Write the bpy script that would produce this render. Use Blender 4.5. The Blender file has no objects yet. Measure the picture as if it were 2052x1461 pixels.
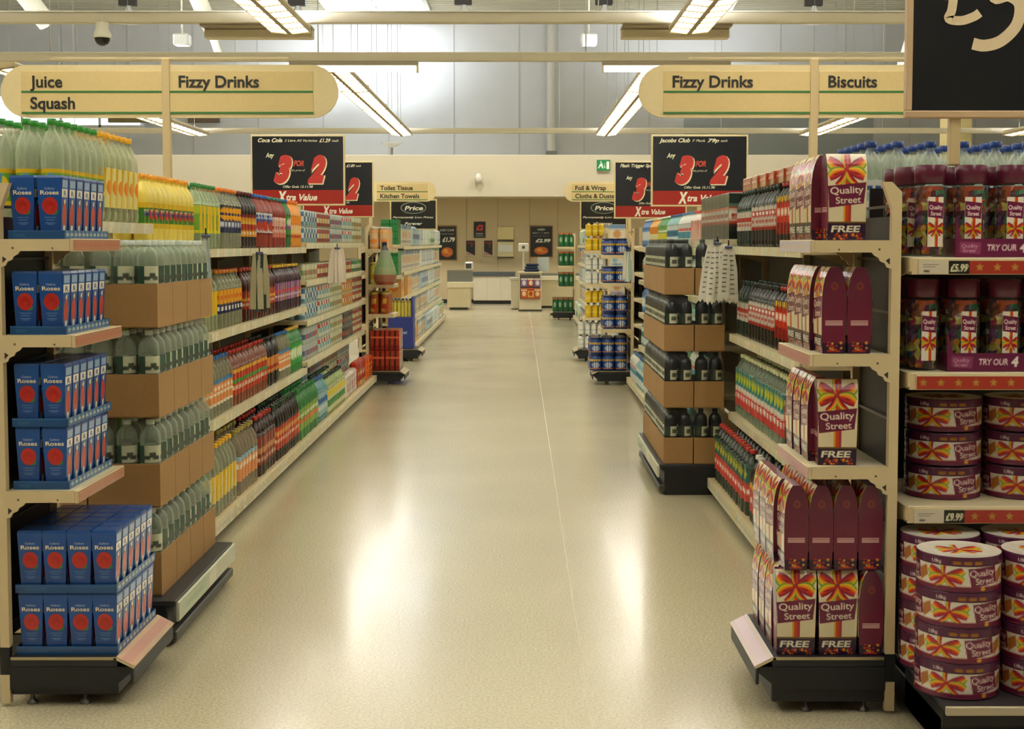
import bpy, math, random
import numpy as np
from mathutils import Vector, Matrix
random.seed(7)
C = bpy.context.scene.collection
SC = bpy.context.scene
R = math.radians

# ------------------------------------------------------------------ camera, world, exposure
EYE = 1.42
TILT = R(3.6)
cam_d = bpy.data.cameras.new('camera'); cam_d.sensor_width = 36.0; cam_d.lens = 2850/2052*36
cam_d.shift_x = -14/2052; cam_d.shift_y = -64.2/2052
cam_d.clip_end = 200
cam = bpy.data.objects.new('camera', cam_d); C.objects.link(cam)
cam.location = (0, 0, EYE); cam.rotation_euler = (R(90)-TILT, 0, 0)
SC.camera = cam
SC.view_settings.view_transform = 'Standard'; SC.view_settings.look = 'None'
SC.view_settings.gamma = 1; SC.view_settings.use_curve_mapping = False
SC.view_settings.exposure = 0.28
wd = bpy.data.worlds.new('world'); SC.world = wd; wd.use_nodes = True
wd.node_tree.nodes['Background'].inputs[0].default_value = (.8, .85, .9, 1)
wd.node_tree.nodes['Background'].inputs[1].default_value = .4
SC.cycles.transparent_max_bounces = 24
SC.cycles.max_bounces = 7
LAMP = 9.5; UPL = 66.0  #           # radiance of the fluorescent diffusers and of the added upward glow

def pxw(u, v, Y):
    """the point at depth Y seen at photo pixel (u, v): a measuring aid, returns X, Z"""
    x, f, d = u-1040, 2850.0, v-666.3
    dy = f*math.cos(TILT)-d*math.sin(TILT); dz = -f*math.sin(TILT)-d*math.cos(TILT)
    t = Y/dy
    return x*t, EYE+dz*t

# ------------------------------------------------------------------ colours and materials
def hx(h):
    h = h.lstrip('#'); return tuple(int(h[i:i+2], 16)/255 for i in (0, 2, 4))
def lin(c):
    return tuple((x/12.92 if x <= .04045 else ((x+.055)/1.055)**2.4) for x in c)
def col(c):
    return hx(c) if isinstance(c, str) else c

MATS = {}
def mk(name, rough=.5, metal=0., spec=.5, noise=.08, nscale=30., alpha=None, emit=None, bump=0., coat=0., amax=None):
    m = bpy.data.materials.new(name); m.use_nodes = True; nt = m.node_tree; N = nt.nodes; L = nt.links
    b = N['Principled BSDF']; out = N['Material Output']
    b.inputs['Roughness'].default_value = rough; b.inputs['Metallic'].default_value = metal
    b.inputs['Specular IOR Level'].default_value = spec; b.inputs['Coat Weight'].default_value = coat
    at = N.new('ShaderNodeAttribute'); at.attribute_name = 'Col'
    tc = N.new('ShaderNodeTexCoord'); nz = N.new('ShaderNodeTexNoise'); nz.inputs['Scale'].default_value = nscale
    L.new(tc.outputs['Object'], nz.inputs['Vector'])
    mr = N.new('ShaderNodeMapRange'); mr.inputs[3].default_value = 1-noise; mr.inputs[4].default_value = 1+noise
    L.new(nz.outputs['Fac'], mr.inputs[0])
    mx = N.new('ShaderNodeVectorMath'); mx.operation = 'MULTIPLY'
    L.new(at.outputs['Color'], mx.inputs[0]); L.new(mr.outputs[0], mx.inputs[1])
    L.new(mx.outputs[0], b.inputs['Base Color'])
    if bump:
        bp = N.new('ShaderNodeBump'); bp.inputs['Strength'].default_value = bump; bp.inputs['Distance'].default_value = .004
        L.new(nz.outputs['Fac'], bp.inputs['Height']); L.new(bp.outputs[0], b.inputs['Normal'])
    if alpha is not None:
        tr = N.new('ShaderNodeBsdfTransparent'); ms = N.new('ShaderNodeMixShader')
        lw = N.new('ShaderNodeLayerWeight'); lw.inputs[0].default_value = .35
        m2 = N.new('ShaderNodeMapRange'); m2.inputs[3].default_value = alpha; m2.inputs[4].default_value = min(1, alpha+.55)
        m2.inputs[4].default_value = amax if amax else min(1, alpha+.55)
        L.new(lw.outputs['Facing'], m2.inputs[0]); L.new(m2.outputs[0], ms.inputs[0])
        L.new(tr.outputs[0], ms.inputs[1]); L.new(b.outputs[0], ms.inputs[2]); L.new(ms.outputs[0], out.inputs[0])
        tm = N.new('ShaderNodeVectorMath'); tm.operation = 'MULTIPLY'; tr.inputs[0].default_value = (.93, .96, .92, 1)
    if emit:
        em = N.new('ShaderNodeEmission'); em.inputs[0].default_value = (*emit[0], 1); em.inputs[1].default_value = emit[1]
        L.new(em.outputs[0], out.inputs[0])
    MATS[name] = m
    return m
mk('paint', .45, noise=.04, nscale=6)
mk('card', .5, noise=.05, nscale=40)
mk('glosscard', .22, noise=.03, nscale=40)
mk('plastic', .25, noise=.03)
mk('brown_card', .8, noise=.10, nscale=60)
mk('fabric', .85, noise=.1)
mk('metal', .3, metal=.9, noise=.05)
mk('clear', .12, alpha=.28, noise=.03)
mk('film', .1, alpha=.02, amax=.12, noise=.03, spec=.8)
mk('wall_paint', .75, noise=.035, nscale=2.5, spec=.3)
mk('deck', .55, noise=.08, nscale=4, spec=.4)
mk('tube', .6, emit=((1, .95, .85), LAMP))
mk('added_uplight', .6, emit=((.93, .97, 1), UPL))
mk('daylight', .6, emit=((.75, .92, 1), 1.6))
mk('rooflight', .6, emit=((.82, .9, 1), 4.5))
mk('bowl_light', .6, emit=((.85, .92, 1), 9.0))

def floor_mat():
    m = bpy.data.materials.new('vinyl_floor'); m.use_nodes = True; nt = m.node_tree; N = nt.nodes; L = nt.links
    b = N['Principled BSDF']; tc = N.new('ShaderNodeTexCoord')
    n1 = N.new('ShaderNodeTexNoise'); n1.inputs['Scale'].default_value = 110; n1.inputs['Detail'].default_value = 6
    n2 = N.new('ShaderNodeTexNoise'); n2.inputs['Scale'].default_value = 1.1; n2.inputs['Detail'].default_value = 3
    n3 = N.new('ShaderNodeTexVoronoi'); n3.inputs["Scale"].default_value = 110
    for n in (n1, n2, n3): L.new(tc.outputs['Object'], n.inputs['Vector'])
    r1 = N.new('ShaderNodeValToRGB'); r1.color_ramp.elements[0].position = .35; r1.color_ramp.elements[1].position = .65
    r1.color_ramp.elements[0].color = (*lin(hx('ada287')), 1); r1.color_ramp.elements[1].color = (*lin(hx('cfc4a6')), 1)
    L.new(n1.outputs['Fac'], r1.inputs[0])
    r3 = N.new('ShaderNodeValToRGB'); r3.color_ramp.elements[0].position = .05; r3.color_ramp.elements[1].position = .22
    r3.color_ramp.elements[0].color = (.72, .7, .66, 1); r3.color_ramp.elements[1].color = (1, 1, 1, 1)
    L.new(n3.outputs['Distance'], r3.inputs[0])
    mx = N.new('ShaderNodeMix'); mx.data_type = 'RGBA'; mx.blend_type = 'MULTIPLY'; mx.inputs[0].default_value = .5
    L.new(r1.outputs[0], mx.inputs[6]); L.new(r3.outputs[0], mx.inputs[7])
    r2 = N.new('ShaderNodeMapRange'); r2.inputs[3].default_value = .92; r2.inputs[4].default_value = 1.06
    L.new(n2.outputs['Fac'], r2.inputs[0])
    m2 = N.new('ShaderNodeVectorMath'); m2.operation = 'MULTIPLY'
    L.new(mx.outputs[2], m2.inputs[0]); L.new(r2.outputs[0], m2.inputs[1]); L.new(m2.outputs[0], b.inputs['Base Color'])
    r4 = N.new('ShaderNodeMapRange'); r4.inputs[3].default_value = .19; r4.inputs[4].default_value = .28
    L.new(n2.outputs['Fac'], r4.inputs[0]); L.new(r4.outputs[0], b.inputs['Roughness'])
    b.inputs['Specular IOR Level'].default_value = .6; b.inputs['Coat Weight'].default_value = .25; b.inputs['Coat Roughness'].default_value = .12
    MATS['floor'] = m
floor_mat()

# ------------------------------------------------------------------ text as triangles
_txt = {}
def text_tris(s, bold=.0, shear=0.):
    k = (s, bold, shear)
    if k in _txt: return _txt[k]
    cu = bpy.data.curves.new('lettering_source', 'FONT'); cu.body = s; cu.size = 1; cu.offset = bold; cu.shear = shear
    cu.resolution_u = 4; cu.fill_mode = 'BOTH'
    ob = bpy.data.objects.new('lettering_source', cu); C.objects.link(ob)
    dg = bpy.context.evaluated_depsgraph_get(); e = ob.evaluated_get(dg); me = e.to_mesh()
    me.calc_loop_triangles()
    v = np.array([p.co[:2] for p in me.vertices]).reshape(-1, 2)
    t = np.array([q.vertices[:] for q in me.loop_triangles], dtype=int).reshape(-1, 3)
    e.to_mesh_clear(); bpy.data.objects.remove(ob); bpy.data.curves.remove(cu)
    if len(v): v = v-[v[:, 0].min(), 0]
    w = v[:, 0].max() if len(v) else 1
    _txt[k] = (v, t, w)
    return _txt[k]

# ------------------------------------------------------------------ printed artwork as a fine colour grid
class Art:
    """W x H metres, n cells across; drawn 3x oversampled and averaged"""
    def __init__(s, W, H, n, bg):
        s.W, s.H, s.n, s.m = W, H, n, max(1, round(n*H/W)); s.S = 3
        s.a = np.zeros((s.m*s.S, s.n*s.S, 3)); s.a[:] = col(bg)
        ys, xs = np.mgrid[0:s.m*s.S, 0:s.n*s.S]
        s.x = (xs+.5)/(s.n*s.S)*W; s.y = (ys+.5)/(s.m*s.S)*H
    def put(s, mask, c): s.a[mask] = col(c)
    def rect(s, x0, y0, x1, y1, c): s.put((s.x >= x0) & (s.x < x1) & (s.y >= y0) & (s.y < y1), c)
    def ell(s, cx, cy, rx, ry, c): s.put(((s.x-cx)/rx)**2+((s.y-cy)/ry)**2 <= 1, c)
    def poly(s, pts, c):
        ins = np.zeros(s.x.shape, bool); n = len(pts)
        for i in range(n):
            x1, y1 = pts[i]; x2, y2 = pts[(i+1) % n]
            if y1 == y2: continue
            cnd = ((y1 > s.y) != (y2 > s.y)) & (s.x < (x2-x1)*(s.y-y1)/(y2-y1)+x1)
            ins ^= cnd
        s.put(ins, c)
    def text(s, t, x, y, h, c, w=None, rot=0, bold=.02, shear=0., centre=False):
        """h = capital height"""
        v, tr, tw = text_tris(t, bold, shear); k = h/.72; kx = k if w is None else w/tw
        p = v*[kx, k]
        if centre: p = p-[tw*kx/2, 0]
        cr, sr = math.cos(rot), math.sin(rot)
        p = np.stack([p[:, 0]*cr-p[:, 1]*sr+x, p[:, 0]*sr+p[:, 1]*cr+y], 1)
        res = s.n*s.S/s.W
        cc = col(c)
        for a, b, d in tr:
            q = p[[a, b, d]]
            lo = np.floor(q.min(0)*res).astype(int); hi = np.ceil(q.max(0)*res).astype(int)+1
            x0, y0 = max(lo[0], 0), max(lo[1], 0); x1, y1 = min(hi[0], s.n*s.S), min(hi[1], s.m*s.S)
            if x0 >= x1 or y0 >= y1: continue
            X = s.x[y0:y1, x0:x1]; Y = s.y[y0:y1, x0:x1]
            def sd(i, j): return (q[j, 0]-q[i, 0])*(Y-q[i, 1])-(q[j, 1]-q[i, 1])*(X-q[i, 0])
            A, B, D = sd(0, 1), sd(1, 2), sd(2, 0)
            mk_ = ((A >= 0) & (B >= 0) & (D >= 0)) | ((A <= 0) & (B <= 0) & (D <= 0))
            s.a[y0:y1, x0:x1][mk_] = cc
    def cells(s):
        return s.a.reshape(s.m, s.S, s.n, s.S, 3).mean((1, 3))

# ------------------------------------------------------------------ mesh builder
class MB:
    def __init__(s): s.v = []; s.f = []; s.c = []; s.m = []; s.s = []
    def add(s, pts, faces, c, mat, smooth=False):
        o = len(s.v); s.v.extend(tuple(p) for p in pts)
        cl = lin(col(c))
        for f in faces: s.f.append([o+i for i in f]); s.c.append(cl); s.m.append(mat); s.s.append(smooth)
        return s
    def quad(s, a, b, c_, d, c, mat='card'): return s.add((a, b, c_, d), ((0, 1, 2, 3),), c, mat)
    def box(s, x0, x1, y0, y1, z0, z1, c, mat='paint', b=0.):
        x0, x1 = min(x0, x1), max(x0, x1); y0, y1 = min(y0, y1), max(y0, y1); z0, z1 = min(z0, z1), max(z0, z1)
        if b <= 0:
            P = [(x, y, z) for z in (z0, z1) for y in (y0, y1) for x in (x0, x1)]
            return s.add(P, ((0, 2, 3, 1), (4, 5, 7, 6), (0, 1, 5, 4), (2, 6, 7, 3), (0, 4, 6, 2), (1, 3, 7, 5)), c, mat)
        b = min(b, (x1-x0)/2.2, (y1-y0)/2.2, (z1-z0)/2.2)
        P = []; idx = {}
        for iz, z in enumerate((z0, z1)):
            for iy, y in enumerate((y0, y1)):
                for ix, x in enumerate((x0, x1)):
                    sx, sy, sz = (b if ix == 0 else -b), (b if iy == 0 else -b), (b if iz == 0 else -b)
                    for ax in range(3):
                        q = [x+sx, y+sy, z+sz]; q[ax] = (x, y, z)[ax]
                        idx[(ix, iy, iz, ax)] = len(P); P.append(tuple(q))
        F = []
        def o4(a, fn): return [idx[fn(i, j)+(a,)] for i, j in ((0, 0), (1, 0), (1, 1), (0, 1))]
        F.append(o4(0, lambda i, j: (0, j, i))); F.append(o4(0, lambda i, j: (1, i, j)))
        F.append(o4(1, lambda i, j: (i, 0, j))); F.append(o4(1, lambda i, j: (j, 1, i)))
        F.append(o4(2, lambda i, j: (j, i, 0))); F.append(o4(2, lambda i, j: (i, j, 1)))
        for ix in (0, 1):
            for iy in (0, 1): F.append([idx[(ix, iy, 0, 0)], idx[(ix, iy, 0, 1)], idx[(ix, iy, 1, 1)], idx[(ix, iy, 1, 0)]])
            for iz in (0, 1): F.append([idx[(ix, 0, iz, 0)], idx[(ix, 0, iz, 2)], idx[(ix, 1, iz, 2)], idx[(ix, 1, iz, 0)]])
        for iy in (0, 1):
            for iz in (0, 1): F.append([idx[(0, iy, iz, 1)], idx[(0, iy, iz, 2)], idx[(1, iy, iz, 2)], idx[(1, iy, iz, 1)]])
        for k in range(8):
            t = (k & 1, k >> 1 & 1, k >> 2 & 1); F.append([idx[t+(0,)], idx[t+(1,)], idx[t+(2,)]])
        return s.add(P, F, c, mat)
    def prism(s, pts, axis, a0, a1, c, mat='paint'):
        """pts: 2-D outline; axis 'y' -> pts are (x,z); 'x' -> (y,z); 'z' -> (x,y)"""
        def m3(p, a): return {'y': (p[0], a, p[1]), 'x': (a, p[0], p[1]), 'z': (p[0], p[1], a)}[axis]
        n = len(pts); P = [m3(p, a0) for p in pts]+[m3(p, a1) for p in pts]
        F = [list(range(n))[::-1], [n+i for i in range(n)]]+[[i, (i+1) % n, n+(i+1) % n, n+i] for i in range(n)]
        return s.add(P, F, c, mat)
    def lathe(s, prof, seg, c, mat='plastic', cx=0, cy=0, cap=True, smooth=True, cols=None):
        P = []
        for r, z in prof:
            for i in range(seg):
                a = 2*math.pi*i/seg; P.append((cx+r*math.cos(a), cy+r*math.sin(a), z))
        for k in range(len(prof)-1):
            F = [[k*seg+i, k*seg+(i+1) % seg, (k+1)*seg+(i+1) % seg, (k+1)*seg+i] for i in range(seg)]
            cc = cols[k] if cols else c
            if k == 0: s_o = len(s.v); s.v.extend(P)
            cl = lin(col(cc))
            for f in F: s.f.append([s_o+i for i in f]); s.c.append(cl); s.m.append(mat); s.s.append(smooth)
        if cap:
            for k, (r, z) in ((0, prof[0]), (len(prof)-1, prof[-1])):
                if r > 1e-4:
                    s.add([P[k*seg+i] for i in range(seg)], [list(range(seg)) if k else list(range(seg))[::-1]], (cols[min(k, len(prof)-2)] if cols else c), mat)
        return s
    def tube(s, p0, p1, r, c, mat='paint', seg=8, r1=None):
        p0, p1 = Vector(p0), Vector(p1); d = (p1-p0); q = d.to_track_quat('Z', 'Y').to_matrix(); r1 = r if r1 is None else r1
        P = []
        for p, rr in ((p0, r), (p1, r1)):
            for i in range(seg):
                a = 2*math.pi*i/seg; P.append(tuple(p+q @ Vector((rr*math.cos(a), rr*math.sin(a), 0))))
        s.add(P, [[i, (i+1) % seg, seg+(i+1) % seg, seg+i] for i in range(seg)], c, mat, True)
        s.add(P[:seg], [list(range(seg))[::-1]], c, mat); s.add(P[seg:], [list(range(seg))], c, mat)
        return s
    def art(s, art, fn, mat='glosscard', maxrun=99, smooth=False, tol=.012):
        g = art.cells(); m, n = art.m, art.n
        for j in range(m):
            i = 0
            while i < n:
                k = i+1
                while k < n and k-i < maxrun and np.abs(g[j, k]-g[j, i]).max() < tol: k += 1
                u0, u1, v0, v1 = i/n, k/n, j/m, (j+1)/m
                s.add((fn(u0, v0), fn(u1, v0), fn(u1, v1), fn(u0, v1)), ((0, 1, 2, 3),), tuple(g[j, i]), mat, smooth)
                i = k
        return s
    def text(s, t, fn, x, y, h, c, w=None, bold=.02, shear=0., centre=False, mat='card', rot=0):
        """flat lettering; fn maps 2-D plane coordinates to 3-D"""
        v, tr, tw = text_tris(t, bold, shear); k = h/.72; kx = k if w is None else w/tw
        p = v*[kx, k]
        if centre: p = p-[tw*kx/2, 0]
        cr, sr = math.cos(rot), math.sin(rot)
        P = [fn(a*cr-b*sr+x, a*sr+b*cr+y) for a, b in p]
        return s.add(P, [list(q) for q in tr], c, mat)
    def build(s, name, parent=None, loc=None, rz=0.):
        me = bpy.data.meshes.new(name); me.from_pydata(s.v, [], s.f)
        names = []
        for m in s.m:
            if m not in names: names.append(m)
        for m in names: me.materials.append(MATS[m])
        ix = {m: i for i, m in enumerate(names)}
        me.polygons.foreach_set('material_index', [ix[m] for m in s.m])
        me.polygons.foreach_set('use_smooth', s.s)
        ca = me.color_attributes.new('Col', 'FLOAT_COLOR', 'CORNER')
        cnt = [len(f) for f in s.f]
        arr = np.repeat(np.array([(*c, 1.) for c in s.c], dtype=np.float32), cnt, axis=0)
        ca.data.foreach_set('color', arr.ravel())
        me.update()
        o = bpy.data.objects.new(name, me); C.objects.link(o)
        if parent is not None: o.parent = parent
        if loc is not None: o.location = loc
        o.rotation_euler[2] = rz
        return o

def tag(o, label, cat, group=None, kind=None):
    if label: o['label'] = label
    if cat: o['category'] = cat
    if group: o['group'] = group
    if kind: o['kind'] = kind
    return o
def empty(name, loc=(0, 0, 0), rz=0.):
    o = bpy.data.objects.new(name, None); C.objects.link(o); o.location = loc; o.rotation_euler[2] = rz; o.empty_display_size = .05
    return o
def struct(o): o['kind'] = 'structure'; return o
USED = set()
def place(proto, loc, rz, label, group=None):
    """first call moves the prototype itself, later calls copy it with its parts and sub-parts"""
    if proto.name in USED:
        r = proto.copy(); C.objects.link(r)
        for ch in list(proto.children):
            c = ch.copy(); C.objects.link(c); c.parent = r
            for g in list(ch.children):
                d = g.copy(); C.objects.link(d); d.parent = c
    else:
        r = proto; USED.add(proto.name)
    r.location = loc; r.rotation_euler[2] = rz
    if label: r['label'] = label
    if group: r['group'] = group
    elif 'group' in r: del r['group']
    return r

ONES = ['first', 'second', 'third', 'fourth', 'fifth', 'sixth', 'seventh', 'eighth', 'ninth', 'tenth', 'eleventh', 'twelfth', 'thirteenth', 'fourteenth', 'fifteenth', 'sixteenth', 'seventeenth', 'eighteenth', 'nineteenth']
def nth(i):
    if i < 19: return ONES[i]
    t = ['twent', 'thirt', 'fort', 'fift'][(i+1)//10-2]
    return t+'ieth' if (i+1) % 10 == 0 else t+'y-'+ONES[(i+1) % 10-1]
def place_of(i, n):
    return '' if n == 1 else (', nearest one' if i == 0 else ', farthest one' if i == n-1 else ', %s from front' % nth(i))

CREAM = 'd2bd95'; CREAM2 = 'd9cba8'; DARK = '14161c'

# ------------------------------------------------------------------ the hall
def hall():
    m = MB(); m.add([(-17, -7, 0), (17, -7, 0), (17, 36, 0), (-17, 36, 0)], ((0, 1, 2, 3),), 'b8ad86', 'floor')
    struct(m.build('floor'))
    # welded seam in the vinyl
    m = MB()
    a, b = Vector((.215, 3.9)), Vector((.215, 33.3))
    m.box(.2125, .2155, 3.0, 33.2, .0005, .0010, 'd2ccb2', 'paint'); struct(m.build('trim_1'))
    # ceiling: corrugated metal deck
    m = MB(); z = 6.85; y = -7.0
    pts = []
    while y < 35.6:
        pts += [(y, z), (y+.10, z), (y+.13, z+.07), (y+.23, z+.07), (y+.26, z)]; y += .26
    P = [(-17, p[0], p[1]) for p in pts]+[(17, p[0], p[1]) for p in pts]; n = len(pts)
    m.add(P, [[i, i+1, n+i+1, n+i] for i in range(n-1)], 'a8a48e', 'deck'); struct(m.build('ceiling'))
    # upper back wall, cladding with seams
    m = MB(); m.box(-17, 17, 35.2, 35.4, 0, 7.4, 'cfd0d0', 'wall_paint')
    for i in range(-8, 9): m.box(i*1.6-.012, i*1.6+.012, 35.185, 35.2, 3.3, 7.3, 'bdbdbb', 'wall_paint')
    m.box(4.05, 8.7, 35.17, 35.2, 3.4, 5.35, 'a3a9a9', 'wall_paint')
    struct(m.build('wall_back'))
    m = MB(); m.box(-17, 17, -7.2, -7, 0, 7.4, 'cdc6b4', 'wall_paint'); struct(m.build('wall_front'))
    m = MB(); m.box(-17.2, -17, -7, 35.4, 0, 7.4, 'cdc6b4', 'wall_paint'); struct(m.build('wall_left'))
    m = MB(); m.box(17, 17.2, -7, 35.4, 0, 7.4, 'cdc6b4', 'wall_paint'); struct(m.build('wall_right'))
    # white bulkhead and the recessed wall under it
    m = MB(); m.box(-17, 17, 32.5, 35.18, 2.47, 3.42, 'cdc3ac', 'wall_paint', .01); struct(m.build('wall_bulkhead'))
    m = MB(); m.box(-17, 17, 33.7, 35.18, 0, 2.47, 'c4b392', 'wall_paint')
    for x in (-1.24, -.5, .25, .92, 1.6): m.box(x-.008, x+.008, 33.685, 33.7, .1, 2.47, 'ab9b7c', 'wall_paint')
    struct(m.build('wall_recess'))
    m = MB(); m.box(-17, 17, 33.66, 33.69, 0, .09, '1c1c1c', 'paint', .004); struct(m.build('baseboard_back'))
    # cross beams, columns and braces
    for i, (y, zz, r) in enumerate(((13.6, 3.54, .05), (16.1, 3.5, .05), (26.6, 3.5, .05))):
        m = MB(); m.box(-13, 13, y-.045, y+.045, zz-.05, zz+.05, 'c8bda6', 'paint', .006)
        if i == 0: m.box(-13, 13, y-.07, y+.07, zz+.05, zz+.06, 'dad6c8', 'paint')
        for x in range(-12, 13, 3): m.tube((x+.75, y, zz+.05), (x+.75, y, 6.85), .006, 'b8b4a4', 'metal')
        tag(m.build('lighting_trunking'), ['cream lighting trunking spanning the hall nearest the camera', 'cream lighting trunking over the cross aisle with lit lamps below', 'thin cream lighting trunking furthest down the hall'][i], 'beam', kind='structure')
    def px_tube(name, u0, v0, u1, v1, y, r, c, label, y1=None):
        x0, z0 = pxw(u0, v0, y); x1, z1 = pxw(u1, v1, y1 or y)
        m = MB(); m.tube((x0, y, z0), (x1, y1 or y, z1), r, c, 'paint', 14)
        m.tube((x0, y, z0), (x0+(x1-x0)*.02, y, z0+(z1-z0)*.02), r*1.5, c, 'paint', 14)
        return tag(m.build(name), label, 'column', kind='structure')
    x, _ = pxw(1105, 313, 34.9)
    m = MB(); m.tube((x, 34.95, 3.42), (x, 34.95, 6.85), .115, 'cfccc2', 'paint', 16); m.box(x-.13, x+.13, 34.8, 35.1, 3.42, 3.66, '7c7c76', 'paint', .01)
    tag(m.build('column'), 'white round column rising from the top of the far bulkhead', 'column', kind='structure')
    m = MB(); x, _ = pxw(1922, 300, 30); m.box(x-.27, x+.27, 30, 30.5, 0, 6.85, 'd6c690', 'wall_paint', .02)
    tag(m.build('square_column'), 'pale yellow square column behind the big price sign', 'column', kind='structure')
    px_tube('brace_beam', 10, -60, 95, 47, 24, .16, 'bdb9a8', 'sloping white steel brace at the upper left')
    px_tube('brace_beam', 370, -60, 430, 70, 24, .14, 'bdb9a8', 'sloping white steel brace left of the lit lamps')
    px_tube('brace_beam', 1490, -60, 1430, 50, 24, .16, 'c2cdd0', 'sloping pale steel brace behind the right lamp row')
    px_tube('brace_beam', 1860, -40, 1788, 200, 26, .10, 'd0cec4', 'sloping thin steel brace left of the big price sign')
    px_tube('brace_beam', 425, 70, 440, 115, 26, .07, 'cfcabc', 'short white steel strut over the left aisle sign')
    # high windows far left
    m = MB(); x0, z0 = pxw(160, 262, 35.1); x1, z1 = pxw(210, 228, 35.1)
    m.box(-16, -9.3, 35.12, 35.17, 5.0, 4.3, 'b8dce6', 'daylight'); struct(m.build('window_1'))
    m = MB(); 
    for q in range(7): m.box(-16+q*.95, -15.94+q*.95, 35.08, 35.12, 4.25, 5.05, 'd8d8d0', 'paint')
    m.box(-16.05, -9.25, 35.08, 35.12, 4.22, 4.3, 'd8d8d0', 'paint'); m.box(-16.05, -9.25, 35.08, 35.12, 5.0, 5.08, 'd8d8d0', 'paint')
    struct(m.build('trim_2'))
    for (u0, u1, c, l) in ((218, 318, '8a7a4a', 'left'), (378, 440, '6a5a42', 'right')):
        xa, za = pxw(u0, 246, 35.1); xb, zb = pxw(u1, 232, 35.1)
        m = MB(); m.box(xa, xb, 35.02, 35.15, za, zb+.0, c, 'paint', .01)
        tag(m.build('wall_vent'), 'brown vent panel high on the far wall, the one on the %s' % l, 'vent')
hall()

# ------------------------------------------------------------------ lamps
def luminaire():
    root = empty('strip_luminaire'); tag(root, '', 'lamp')
    L2 = 1.24
    m = MB(); m.prism([(-.18, .05), (-.12, .085), (-.12, .075), (.12, .075), (.12, .085), (.18, .05), (.182, .03), (.02, -.012), (-.02, -.012), (-.182, .03)], 'y', -L2, L2, 'cbbd9c', 'paint')
    m.box(-.185, .185, -L2-.012, -L2, -.016, .075, 'd8cba8', 'paint', .003); m.box(-.185, .185, L2, L2+.012, -.016, .075, 'd8cba8', 'paint', .003)
    for yy in (-.9, .9): m.tube((0, yy, .08), (0, yy, 3.44), .004, '8c887c', 'metal', 5)
    m.build('housing', root)
    m = MB(); m.box(-.10, .10, -L2+.03, L2-.03, .076, .082, 'ffffff', 'added_uplight'); m.build('added_top_glow', root)  # glowing strip facing up, added to brighten the ceiling deck
    for s in (-1, 1):
        m = MB(); y0, y1 = -L2+.01, L2-.01
        P = [(s*.026, y0, -.018), (s*.176, y0, .0), (s*.176, y1, .0), (s*.026, y1, -.018), (s*.026, y0, -.004), (s*.176, y0, .028), (s*.176, y1, .028), (s*.026, y1, -.004)]
        m.add(P, ((0, 1, 2, 3), (7, 6, 5, 4), (0, 4, 5, 1), (1, 5, 6, 2), (2, 6, 7, 3), (3, 7, 4, 0)), 'fff2d0', 'tube')
        m.build('diffuser', root)
    m = MB(); m.box(-.022, .022, -L2, L2, -.032, -.01, '8c7440', 'paint')
    for s in (-1, 1): m.box(s*.176, s*.184, -L2, L2, -.012, .03, 'a8905c', 'paint')
    k = 8
    for i in range(k+1):
        y = -L2+i*(2*L2/k); t = .017
        for s in (-1, 1):
            m.add([(s*.016, y-t, -.028), (s*.18, y-t, -.008), (s*.18, y+t, -.008), (s*.016, y+t, -.028), (s*.016, y-t, -.015), (s*.18, y-t, .004), (s*.18, y+t, .004), (s*.016, y+t, -.015)],
                  ((0, 1, 2, 3), (7, 6, 5, 4), (0, 4, 5, 1), (1, 5, 6, 2), (2, 6, 7, 3), (3, 7, 4, 0)), 'a08850', 'paint')
    m.build('louvre', root)
    return root
LUM = luminaire()
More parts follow.
